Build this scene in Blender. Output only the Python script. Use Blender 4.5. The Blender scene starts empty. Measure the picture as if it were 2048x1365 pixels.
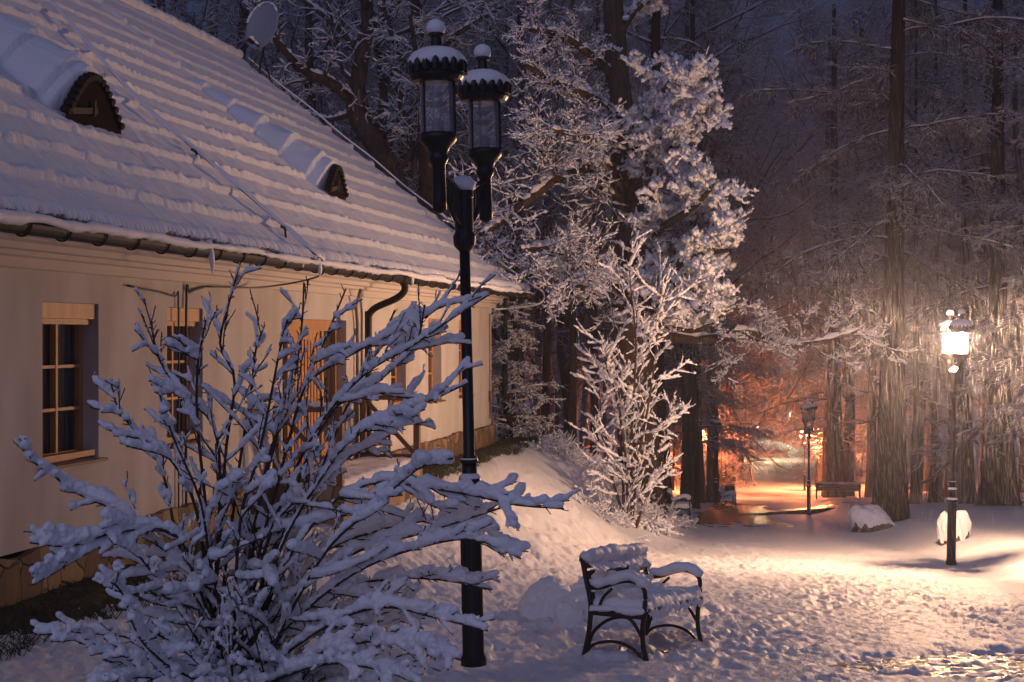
import bpy, bmesh, math, random
import numpy as np
from mathutils import Vector, Matrix
rng = np.random.default_rng(7); random.seed(7)
SC = bpy.context.scene; COL = SC.collection
R = math.radians
F = 2844.0; CX = 1024.0; HY = 672.0
# ---------------------------------------------------------------- camera, sky, exposure
cam = bpy.data.objects.new('camera', bpy.data.cameras.new('camera')); COL.objects.link(cam)
cam.data.lens = 50; cam.data.sensor_width = 36; cam.data.shift_y = -10.5/2048
cam.data.clip_start = .1; cam.data.clip_end = 2000
cam.location = (0, 0, 0); cam.rotation_euler = (R(90), 0, 0)
SC.camera = cam
W = bpy.data.worlds.new('World'); SC.world = W; W.use_nodes = True
nt = W.node_tree; bg = nt.nodes['Background']
sky = nt.nodes.new('ShaderNodeTexSky'); sky.sky_type = 'NISHITA'; sky.sun_disc = False
sky.sun_elevation = R(-2.0); sky.sun_rotation = R(200)
bw = nt.nodes.new('ShaderNodeRGBToBW'); tnt = nt.nodes.new('ShaderNodeMix'); tnt.data_type = 'RGBA'; tnt.blend_type = 'MULTIPLY'; tnt.inputs[0].default_value = 1; tnt.inputs[7].default_value = (.50, .78, 1.95, 1)
mxs = nt.nodes.new('ShaderNodeMix'); mxs.data_type = 'RGBA'; mxs.inputs[0].default_value = .85
nt.links.new(sky.outputs[0], bw.inputs[0]); nt.links.new(bw.outputs[0], tnt.inputs[6]); nt.links.new(sky.outputs[0], mxs.inputs[6]); nt.links.new(tnt.outputs[2], mxs.inputs[7])
nt.links.new(mxs.outputs[2], bg.inputs[0]); bg.inputs[1].default_value = 0.088
SC.view_settings.view_transform = 'Standard'; SC.view_settings.look = 'None'
SC.view_settings.exposure = 2.28; SC.view_settings.gamma = 1
SC.cycles.use_denoising = True; SC.cycles.max_bounces = 5; SC.cycles.diffuse_bounces = 3
SC.cycles.glossy_bounces = 3; SC.cycles.transparent_max_bounces = 12; SC.cycles.volume_bounces = 0
SC.cycles.caustics_reflective = False; SC.cycles.caustics_refractive = False
SC.cycles.sample_clamp_indirect = 6; SC.cycles.sample_clamp_direct = 0
dusk = bpy.data.objects.new('sun', bpy.data.lights.new('sun', 'SUN')); COL.objects.link(dusk)
dusk.data.energy = 0.095; dusk.data.angle = R(60); dusk.data.color = (.74, .67, 1.0)
dusk.rotation_euler = (R(52), 0, R(-14))
LAMP_W = 570.0; LAMP_COL = (1.0, .57, .33)

# ---------------------------------------------------------------- helpers
def sm(a, b, x):
    t = np.clip((x-a)/(b-a), 0, 1); return t*t*(3-2*t)
def tag(o, label=None, cat=None, group=None, kind=None):
    if label: o['label'] = label
    if cat: o['category'] = cat
    if group: o['group'] = group
    if kind: o['kind'] = kind
    return o
def empty(name, loc=(0, 0, 0), rz=0, label=None, cat=None, group=None):
    o = bpy.data.objects.new(name, None); COL.objects.link(o); o.location = loc; o.rotation_euler = (0, 0, rz)
    o.empty_display_size = .2
    return tag(o, label, cat, group)
def mesh_np(name, V, Q, mat, parent=None, smooth=True):
    """V (n,3); Q list of int arrays of shape (m,k)"""
    me = bpy.data.meshes.new(name)
    V = np.asarray(V, dtype=np.float32)
    Qs = [np.asarray(q, dtype=np.int32) for q in (Q if isinstance(Q, list) else [Q]) if len(q)]
    loops = np.concatenate([q.ravel() for q in Qs]); tot = np.concatenate([np.full(len(q), q.shape[1], np.int32) for q in Qs])
    start = np.concatenate([[0], np.cumsum(tot)[:-1]]).astype(np.int32)
    me.vertices.add(len(V)); me.vertices.foreach_set('co', V.ravel())
    me.loops.add(len(loops)); me.loops.foreach_set('vertex_index', loops)
    me.polygons.add(len(tot)); me.polygons.foreach_set('loop_start', start)
    me.polygons.foreach_set('use_smooth', np.full(len(tot), smooth))
    me.update(calc_edges=True); me.validate()
    if mat: me.materials.append(mat)
    o = bpy.data.objects.new(name, me); COL.objects.link(o)
    if parent: o.parent = parent
    return o
class MB:
    def __init__(s): s.V = []; s.Q = {}; s.n = 0
    def add(s, V, faces):
        V = np.asarray(V, float)
        for f in faces:
            f = np.asarray(f); f = f[None] if f.ndim == 1 else f
            s.Q.setdefault(f.shape[1], []).append(f+s.n)
        s.V.append(V); s.n += len(V); return s
    def box(s, c, d, rot=None):
        c = np.array(c, float); h = np.array(d, float)/2
        P = np.array([[x, y, z] for x in (-1, 1) for y in (-1, 1) for z in (-1, 1)])*h
        if rot is not None: P = P@np.array(rot).T
        return s.add(P+c, [[0, 1, 3, 2], [4, 6, 7, 5], [0, 4, 5, 1], [2, 3, 7, 6], [0, 2, 6, 4], [1, 5, 7, 3]])
    def bx(s, a, b):
        a = np.array(a, float); b = np.array(b, float); return s.box((a+b)/2, abs(b-a))
    def bar(s, a, b, w, h):
        a = np.array(a, float); b = np.array(b, float); t = b-a; L = np.linalg.norm(t); t /= L
        ref = np.array([0, 0, 1.]) if abs(t[2]) < .95 else np.array([1., 0, 0])
        u = np.cross(t, ref); u /= np.linalg.norm(u); v = np.cross(u, t)
        return s.box((a+b)/2, (L, w, h), np.stack([t, u, v], 1))
    def tube(s, P, r, n=8, cap=True):
        V, Q = tubes(np.array(P, float)[None], np.broadcast_to(np.array(r, float), (len(P),))[None], n)
        fs = [q for q in [Q]]
        if cap: fs += [np.arange(n)[::-1][None], (np.arange(n)+(len(P)-1)*n)[None]]
        return s.add(V, fs)
    def lathe(s, prof, n=24, c=(0, 0, 0), wob=None):
        prof = np.array(prof, float); a = np.arange(n)*2*math.pi/n
        rr = prof[:, 0][:, None]*np.ones(n)
        if wob is not None: rr = rr*wob(prof[:, 1][:, None], a[None])
        V = np.stack([rr*np.cos(a), rr*np.sin(a), prof[:, 1][:, None]*np.ones(n)], -1).reshape(-1, 3)+np.array(c)
        return s.add(V, [gridq(len(prof), n, wrap=True), np.arange(n)[::-1][None], (np.arange(n)+(len(prof)-1)*n)[None]])
    def build(s, name, mat, parent=None, smooth=False):
        Q = [np.concatenate(q) for q in s.Q.values()]
        return mesh_np(name, np.concatenate(s.V), Q, mat, parent, smooth)
def gridq(nr, nc, wrap=False):
    i = np.arange(nr-1)[:, None]; j = np.arange(nc if wrap else nc-1)[None]
    j2 = (j+1) % nc
    return np.stack([i*nc+j, i*nc+j2, (i+1)*nc+j2, (i+1)*nc+j], -1).reshape(-1, 4)
def tubes(P, Rr, n):
    """P (N,K,3), Rr (N,K) -> verts, quads"""
    N, K, _ = P.shape
    T = np.gradient(P, axis=1) if K > 2 else np.repeat(P[:, 1:]-P[:, :1], 2, 1)
    T /= np.linalg.norm(T, axis=-1, keepdims=True)+1e-9
    d = P[:, -1]-P[:, 0]; ref = np.where((np.abs(d[:, 2]) > .8*np.linalg.norm(d, axis=1))[:, None], np.array([1., 0, 0]), np.array([0, 0, 1.]))
    U = np.cross(T, ref[:, None]); U /= np.linalg.norm(U, axis=-1, keepdims=True)+1e-9; Vv = np.cross(U, T)
    a = np.arange(n)*2*math.pi/n
    V = P[:, :, None]+Rr[:, :, None, None]*(U[:, :, None]*np.cos(a)[:, None]+Vv[:, :, None]*np.sin(a)[:, None])
    q = gridq(K, n, wrap=True); Q = (q[None]+(np.arange(N)*K*n)[:, None, None]).reshape(-1, 4)
    return V.reshape(-1, 3), Q
_perm = np.random.default_rng(3).permutation(4096)
def _h(*ix):
    v = np.zeros(ix[0].shape, np.int64)
    for i in ix: v = _perm[(v+i.astype(np.int64)) & 4095]
    return v/4095.0
def noise(x, y, z=None):
    """value noise, -1..1"""
    c = [np.asarray(x, float), np.asarray(y, float)]+([np.asarray(z, float)] if z is not None else [])
    c = np.broadcast_arrays(*c); fl = [np.floor(v) for v in c]; fr = [v-f for v, f in zip(c, fl)]
    fr = [f*f*f*(f*(f*6-15)+10) for f in fr]; out = 0
    for k in range(2**len(c)):
        b = [(k >> i) & 1 for i in range(len(c))]; w = 1
        for f, q in zip(fr, b): w = w*(f if q else 1-f)
        out = out+w*_h(*[f+q for f, q in zip(fl, b)])
    return out*2-1
def fbm(x, y, z=None, o=3):
    s = 0; a = 1
    for i in range(o):
        k = 2.03**i; s = s+a*noise(x*k+17*i, y*k+31*i, None if z is None else z*k); a *= .5
    return s
def px(x, y, Y): return np.array([(x-CX)/F*Y, Y, (HY-y)/F*Y])

# ---------------------------------------------------------------- materials
def mat(name, col, rough=.7, metal=0, spec=.5, bump=None, var=None, emit=None, emis=0, bdist=.01, alpha=None):
    m = bpy.data.materials.new(name); m.use_nodes = True; t = m.node_tree; p = t.nodes['Principled BSDF']
    p.inputs['Base Color'].default_value = (*col, 1); p.inputs['Roughness'].default_value = rough
    p.inputs['Metallic'].default_value = metal; p.inputs['Specular IOR Level'].default_value = spec
    tc = t.nodes.new('ShaderNodeTexCoord')
    if var:
        sc, c2, stretch = var
        mp = t.nodes.new('ShaderNodeMapping'); mp.inputs['Scale'].default_value = stretch
        n = t.nodes.new('ShaderNodeTexNoise'); n.inputs['Scale'].default_value = sc; n.inputs['Detail'].default_value = 5
        r = t.nodes.new('ShaderNodeValToRGB'); r.color_ramp.elements[0].color = (*col, 1); r.color_ramp.elements[1].color = (*c2, 1)
        r.color_ramp.elements[0].position = .35; r.color_ramp.elements[1].position = .65
        t.links.new(tc.outputs['Object'], mp.inputs[0]); t.links.new(mp.outputs[0], n.inputs[0])
        t.links.new(n.outputs[0], r.inputs[0]); t.links.new(r.outputs[0], p.inputs['Base Color'])
    if bump:
        last = None
        for (sc, st, stretch) in bump:
            mp = t.nodes.new('ShaderNodeMapping'); mp.inputs['Scale'].default_value = stretch
            n = t.nodes.new('ShaderNodeTexNoise'); n.inputs['Scale'].default_value = sc; n.inputs['Detail'].default_value = 4
            b = t.nodes.new('ShaderNodeBump'); b.inputs['Strength'].default_value = st; b.inputs['Distance'].default_value = bdist
            t.links.new(tc.outputs['Object'], mp.inputs[0]); t.links.new(mp.outputs[0], n.inputs[0]); t.links.new(n.outputs[0], b.inputs['Height'])
            if last: t.links.new(last.outputs[0], b.inputs['Normal'])
            last = b
        t.links.new(last.outputs[0], p.inputs['Normal'])
    if emit: p.inputs['Emission Color'].default_value = (*emit, 1); p.inputs['Emission Strength'].default_value = emis
    return m
U1 = (1, 1, 1)
M = {}
M['snow'] = mat('snow', (.80, .81, .84), .55, spec=.3, bump=[(70, .35, U1), (14, .25, U1)], bdist=.02)
M['snow_ground'] = mat('snow_ground', (.78, .79, .82), .5, spec=.3, bump=[(9, .5, U1), (45, .45, U1)], bdist=.03)
M['snow_roof'] = mat('snow_roof', (.80, .81, .84), .6, spec=.2, bump=[(6, .5, (.35, 3.5, 1)), (60, .4, U1)], bdist=.03)
M['snow_dimmed'] = mat('snow_dimmed', (.50, .51, .55), .7, spec=.1)  # thin frost plus the wood's weaker lamp light, put into a darker snow colour
M['bark'] = mat('bark', (.05, .035, .025), .9, spec=.2, var=(6, (.11, .075, .05), (2, 2, .35)), bump=[(14, .9, (2.5, 2.5, .3))], bdist=.05)
M['bark_red'] = mat('bark_red', (.020, .012, .008), .9, spec=.1, var=(7, (.045, .025, .015), (3, 3, .15)), bump=[(12, 1, (4, 4, .12))], bdist=.08)
M['birch'] = mat('birch', (.42, .40, .38), .8, var=(3, (.07, .06, .055), (1, 1, 2)))
M['twig'] = mat('twig', (.045, .026, .018), .8)
M['iron'] = mat('iron', (.012, .012, .013), .38, metal=.3, spec=.5, bump=[(60, .15, U1)])
M['plaster'] = mat('plaster', (.62, .575, .53), .9, spec=.1, var=(2.0, (.50, .455, .41), (1, 1, .3)), bump=[(120, .5, U1), (40, .25, U1)], bdist=.015)
M['plaster_trim'] = mat('plaster_trim', (.58, .52, .46), .85, spec=.1, bump=[(90, .15, U1)])
M['wood'] = mat('wood', (.42, .20, .07), .5, var=(5, (.50, .27, .11), (3, 3, .4)), bump=[(30, .2, (3, 3, .2))])
M['wood_dark'] = mat('wood_dark', (.12, .06, .03), .6, var=(5, (.18, .09, .045), (3, 3, .4)), bump=[(30, .3, (3, 3, .2))])
M['shingle'] = mat('shingle', (.05, .035, .025), .85, var=(8, (.09, .06, .04), U1), bump=[(20, .6, (1, 4, 1))])
M['gutter'] = mat('gutter', (.011, .008, .006), .6, spec=.3, metal=.0)
M['sill'] = mat('sill', (.16, .10, .06), .6)
M['curtain'] = mat('curtain', (.10, .095, .085), .9, var=(3, (.055, .05, .045), (1, 12, .3)))
M['iron_wood'] = mat('iron_wood', (.022, .016, .012), .8, spec=.2)
M['hollow_shade'] = mat('hollow_shade', (.012, .009, .007), .9, spec=.1)  # blackened colour stands in for the shade inside the dormers
M['cable'] = mat('cable', (.03, .03, .035), .5)
M['dish'] = mat('dish', (.30, .30, .32), .5)
M['rock'] = mat('rock', (.07, .055, .04), .85, var=(4, (.13, .10, .075), U1), bump=[(9, .8, U1)], bdist=.04)
M['grass'] = mat('grass', (.05, .055, .02), .8)
M['soil'] = mat('soil', (.035, .028, .018), .9, var=(10, (.07, .06, .03), U1), bump=[(25, 1, U1)], bdist=.05)
M['needles'] = mat('needles', (.02, .03, .018), .8)
M['bin'] = mat('bin', (.03, .03, .035), .5)
M['ice'] = mat('ice', (.8, .85, .92), .15, spec=.6)
def stone_mat():
    m = mat('fieldstone', (.3, .2, .1), .8); t = m.node_tree; p = t.nodes['Principled BSDF']
    tc = t.nodes.new('ShaderNodeTexCoord'); mp = t.nodes.new('ShaderNodeMapping'); mp.inputs['Scale'].default_value = (1, 1, .8)
    nz = t.nodes.new('ShaderNodeTexNoise'); nz.inputs['Scale'].default_value = 3
    mx = t.nodes.new('ShaderNodeMix'); mx.data_type = 'VECTOR'; mx.inputs[0].default_value = .12
    v = t.nodes.new('ShaderNodeTexVoronoi'); v.inputs['Scale'].default_value = 3.6
    e = t.nodes.new('ShaderNodeTexVoronoi'); e.feature = 'DISTANCE_TO_EDGE'; e.inputs['Scale'].default_value = 3.6
    r = t.nodes.new('ShaderNodeValToRGB'); cr = r.color_ramp; cr.elements[0].color = (.09, .06, .04, 1); cr.elements[1].color = (.30, .21, .12, 1)
    k = cr.elements.new(.5); k.color = (.19, .12, .065, 1)
    sp = t.nodes.new('ShaderNodeSeparateColor')
    er = t.nodes.new('ShaderNodeMapRange'); er.inputs[2].default_value = .03
    mc = t.nodes.new('ShaderNodeMix'); mc.data_type = 'RGBA'; mc.inputs[6].default_value = (.10, .08, .06, 1)
    b = t.nodes.new('ShaderNodeBump'); b.inputs['Distance'].default_value = .03; b.inputs['Strength'].default_value = .8
    L = t.links.new
    L(tc.outputs['Object'], mp.inputs[0]); L(mp.outputs[0], nz.inputs[0]); L(mp.outputs[0], mx.inputs[4]); L(nz.outputs[1], mx.inputs[5])
    L(mx.outputs[1], v.inputs[0]); L(mx.outputs[1], e.inputs[0]); L(v.outputs['Color'], sp.inputs[0]); L(sp.outputs[0], r.inputs[0])
    L(e.outputs[0], er.inputs[0]); L(er.outputs[0], mc.inputs[0]); L(r.outputs[0], mc.inputs[7]); L(mc.outputs[2], p.inputs['Base Color'])
    L(er.outputs[0], b.inputs['Height']); L(b.outputs[0], p.inputs['Normal'])
    return m
M['stone'] = stone_mat()
def cobble_mat():
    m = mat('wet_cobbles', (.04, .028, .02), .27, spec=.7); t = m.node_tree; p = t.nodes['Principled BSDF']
    tc = t.nodes.new('ShaderNodeTexCoord'); e = t.nodes.new('ShaderNodeTexVoronoi'); e.feature = 'DISTANCE_TO_EDGE'; e.inputs['Scale'].default_value = 9
    mr = t.nodes.new('ShaderNodeMapRange'); mr.inputs[2].default_value = .12
    n = t.nodes.new('ShaderNodeTexNoise'); n.inputs['Scale'].default_value = 22
    ad = t.nodes.new('ShaderNodeMath'); ad.operation = 'ADD'
    b = t.nodes.new('ShaderNodeBump'); b.inputs['Distance'].default_value = .03; b.inputs['Strength'].default_value = .6
    L = t.links.new
    L(tc.outputs['Object'], e.inputs[0]); L(tc.outputs['Object'], n.inputs[0]); L(e.outputs[0], mr.inputs[0])
    L(mr.outputs[0], ad.inputs[0]); L(n.outputs[0], ad.inputs[1]); L(ad.outputs[0], b.inputs['Height']); L(b.outputs[0], p.inputs['Normal'])
    return m
M['cobble'] = cobble_mat()
def glass_mat(name, tint, f, emis=0, ecol=(1, .72, .4)):
    m = bpy.data.materials.new(name); m.use_nodes = True; t = m.node_tree; t.nodes.remove(t.nodes['Principled BSDF'])
    o = t.nodes['Material Output']; tr = t.nodes.new('ShaderNodeBsdfTransparent'); g = t.nodes.new('ShaderNodeBsdfGlossy'); d = t.nodes.new('ShaderNodeBsdfDiffuse')
    g.inputs['Roughness'].default_value = .1; d.inputs[0].default_value = (*tint, 1)
    fr = t.nodes.new('ShaderNodeFresnel'); fr.inputs[0].default_value = 1.45
    m1 = t.nodes.new('ShaderNodeMixShader'); m1.inputs[0].default_value = f; m2 = t.nodes.new('ShaderNodeMixShader')
    L = t.links.new; L(tr.outputs[0], m1.inputs[1]); L(d.outputs[0], m1.inputs[2]); L(fr.outputs[0], m2.inputs[0]); L(m1.outputs[0], m2.inputs[1]); L(g.outputs[0], m2.inputs[2])
    if emis:
        e = t.nodes.new('ShaderNodeEmission'); e.inputs[0].default_value = (*ecol, 1); e.inputs[1].default_value = emis
        a = t.nodes.new('ShaderNodeAddShader'); L(m2.outputs[0], a.inputs[0]); L(e.outputs[0], a.inputs[1]); L(a.outputs[0], o.inputs[0])
    else: L(m2.outputs[0], o.inputs[0])
    return m
M['lantern_glass'] = glass_mat('lantern_glass', (.7, .66, .7), .22)
M['lit_glass'] = glass_mat('lit_glass', (.8, .7, .5), .1, .9)
M['pane'] = mat('pane', (.012, .013, .016), .06, spec=.6, var=(9, (.10, .085, .075), (1, 3.5, .12)))
M['flake'] = mat('flake', (.65, .66, .7), .6)

# ---------------------------------------------------------------- terrain
TH = math.atan((1640-CX)/F); cs, sn = math.cos(TH), math.sin(TH); WD = 7.0
N2 = np.array([cs, -sn]); D2 = np.array([sn, cs])
def plane_z(Y):
    Y = np.asarray(Y, float)
    z = -1.5-.0965*Y
    far = -1.5-.0965*70-.0965*80*(1-np.exp(-(np.maximum(Y, 70)-70)/80))   # flattens past 70 m
    far = np.where(Y > 70, far, z)
    return far+sm(215, 420, Y)*26
def edge_x(Y):       # right kerb of the plaza / avenue
    return np.interp(Y, [0, 10, 14, 17.5, 23, 30, 49, 70, 95, 200], [9, 7.6, 6.5, 6.35, 7.15, 8.1, 10.3, 14.2, 19.8, 40])
def left_x(Y):
    return np.interp(Y, [0, 11.7, 20, 38, 57, 114, 200], [.4, .9, 2.4, 4.4, 8.0, 18.8, 35.5])
def ground_z(X, Y):
    X = np.asarray(X, float); Y = np.asarray(Y, float)
    z = plane_z(Y)
    u = WD+X*cs-Y*sn
    s = 1-sm(.4, 4.3, u+.25*noise(X*.6, Y*.6))
    lon = 1-sm(32.5, 41, Y-.35*u)
    z = z+s*lon*(np.minimum(-2.4, -2.4)-z)
    z = z+.30*sm(0, 1.6, X-edge_x(Y))*(1-sm(60, 90, Y))+.12*noise(X*.35, Y*.25)*sm(1, 5, X-edge_x(Y))
    z = z+sm(0, 6, left_x(Y)-X-.6)*sm(36, 46, Y)*1.1*(1-sm(80, 120, Y))
    return z
def gz(X, Y): return float(ground_z(X, Y))
YO = -9.0
def build_ground():
    rows = [-5.0]
    while rows[-1] < 430:
        y = rows[-1]; d = y-YO
        rows.append(y+(d*.0027 if 8.5 < y < 24 else d*.0048 if y < 60 and y > 7 else d*.015 if y < 200 and y > 5 else d*.05))
    Yr = np.array(rows)
    a_in = np.linspace(-.27, .262, 760); a_l = -.27-(np.linspace(.01, 1, 60)**1.7)*1.3; a_r = .262+(np.linspace(.01, 1, 60)**1.7)*1.3
    A = np.concatenate([a_l[::-1], a_in, a_r])
    Yg, Ag = np.meshgrid(Yr, A, indexing='ij'); X = Ag*(Yg-YO)
    z = ground_z(X, Yg)
    u = WD+X*cs-Yg*sn
    inner = sm(-.1, .5, edge_x(Yg)-X)
    near = (1-sm(26, 48, Yg))
    lump = fbm(X*3.3+5, Yg*4.2, o=3); lump2 = fbm(X*11, Yg*12, o=2); cell = np.abs(noise(X*8.5+.6*lump, Yg*10))
    tr = .016+.02*inner*(1-sm(17, 27, Yg))
    amp = .55+.75*sm(-.5, .6, noise(X*.55+9, Yg*.4)); z = z+amp*near*(lump*.013+lump2*tr*.62-.026*inner*(1-sm(16, 27, Yg))*sm(.22, .0, cell)*sm(-.1, .5, noise(X*2.5, Yg*2.5)))
    # the mound: coarse shovelled snow
    md = sm(.5, 2.2, u)*(1-sm(5.5, 7.0, u))*near
    z = z+md*.045*np.maximum(0, fbm(X*4.5, Yg*2.6, o=2))
    # hollow round the unlit lamp and trench under bench
    pz = plane_z(Yg)
    rt = np.random.default_rng(77)
    for (x0, y0, x1, y1) in ((1.2, 9.2, 5.2, 22.5), (4.4, 9.0, 4.9, 24), (2.2, 10.5, 7.8, 13.2), (5.6, 9.8, 3.6, 26), (-.6, 10.2, 2.4, 16.5)):
        Lp = math.hypot(x1-x0, y1-y0); nst = int(Lp/.36); dx, dy = (x1-x0)/Lp, (y1-y0)/Lp
        for k in range(nst):
            c_ = k*.36+rt.normal(0, .03); sd_ = (.11 if k % 2 else -.11)+rt.normal(0, .02)+.25*math.sin(k*.23); fx, fy = x0+dx*c_-dy*sd_, y0+dy*c_+dx*sd_
            i0, i1 = np.searchsorted(Yr, fy-.3), np.searchsorted(Yr, fy+.3)
            if i1 <= i0: continue
            a_ = ((X[i0:i1]-fx)*dx+(Yg[i0:i1]-fy)*dy)/.16; b_ = (-(X[i0:i1]-fx)*dy+(Yg[i0:i1]-fy)*dx)/.065; rr2 = a_**2+b_**2
            z[i0:i1] -= .022*np.exp(-rr2**2)-.008*np.exp(-((np.sqrt(rr2)-1.35)/.25)**2)
    # worn patches where the cobbles show
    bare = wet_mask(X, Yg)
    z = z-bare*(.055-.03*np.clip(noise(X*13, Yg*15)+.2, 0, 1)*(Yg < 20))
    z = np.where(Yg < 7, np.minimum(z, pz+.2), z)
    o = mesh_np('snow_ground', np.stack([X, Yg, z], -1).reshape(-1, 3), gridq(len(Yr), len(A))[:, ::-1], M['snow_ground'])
    tag(o, kind='structure')
def wet_mask(X, Y):
    a = np.exp(-(((X-3.85)/1.25)**2+((Y-11.25)/.85)**2)**1.3)
    b = .8*np.exp(-(((X-2.75)/.42)**2+((Y-11.2)/.5)**2))
    n = fbm(X*1.7, Y*3.2, o=2)+.5*noise(X*7, Y*9)
    m = sm(.28, .66, np.maximum(a, b)+.22*n)
    inside = sm(-.2, .6, X-left_x(Y)+.7+.3*noise(X, Y*.4))*sm(-.1, .5, edge_x(Y)-1.1-X-.2*sm(55, 70, Y)+.4*noise(X*.7, Y*.3))
    far = sm(39.5, 42, Y+1.6*fbm(X*.8, Y*.35, o=2)+1.3*noise(X*3.1, Y*1.3)+.9*noise(X*6, Y*2.5))*(1-sm(66, 71, Y+2*noise(X*.6, Y*.2)))*inside
    cross = np.exp(-((Y-60-.05*(X-8))/4.5)**4)*sm(9, 11, X)*(1-sm(60, 70, X))*.9
    cross = cross*(.6+.6*noise(X*.7, Y*.5))
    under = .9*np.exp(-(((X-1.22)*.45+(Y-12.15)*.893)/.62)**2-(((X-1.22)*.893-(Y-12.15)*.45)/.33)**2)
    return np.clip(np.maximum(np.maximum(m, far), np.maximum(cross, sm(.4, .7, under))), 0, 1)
build_ground()
# paving below the snow: shows only where the snow is worn through
def build_paving():
    rows = [5.0]
    while rows[-1] < 100: rows.append(rows[-1]*1.012)
    Yr = np.array(rows); f = np.linspace(0, 1, 120)
    Yg, Fg = np.meshgrid(Yr, f, indexing='ij')
    xl = left_x(Yg)-.8; xr = np.where(Yg > 52, np.minimum(edge_x(Yg)+45*sm(52, 54, Yg), 65), edge_x(Yg))
    X = xl+(xr-xl)*Fg
    zb = ground_z(X, Yg)-.040-.0*X
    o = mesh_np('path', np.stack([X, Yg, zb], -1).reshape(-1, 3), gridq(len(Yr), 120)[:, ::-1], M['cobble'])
    tag(o, kind='structure')
build_paving()

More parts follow.
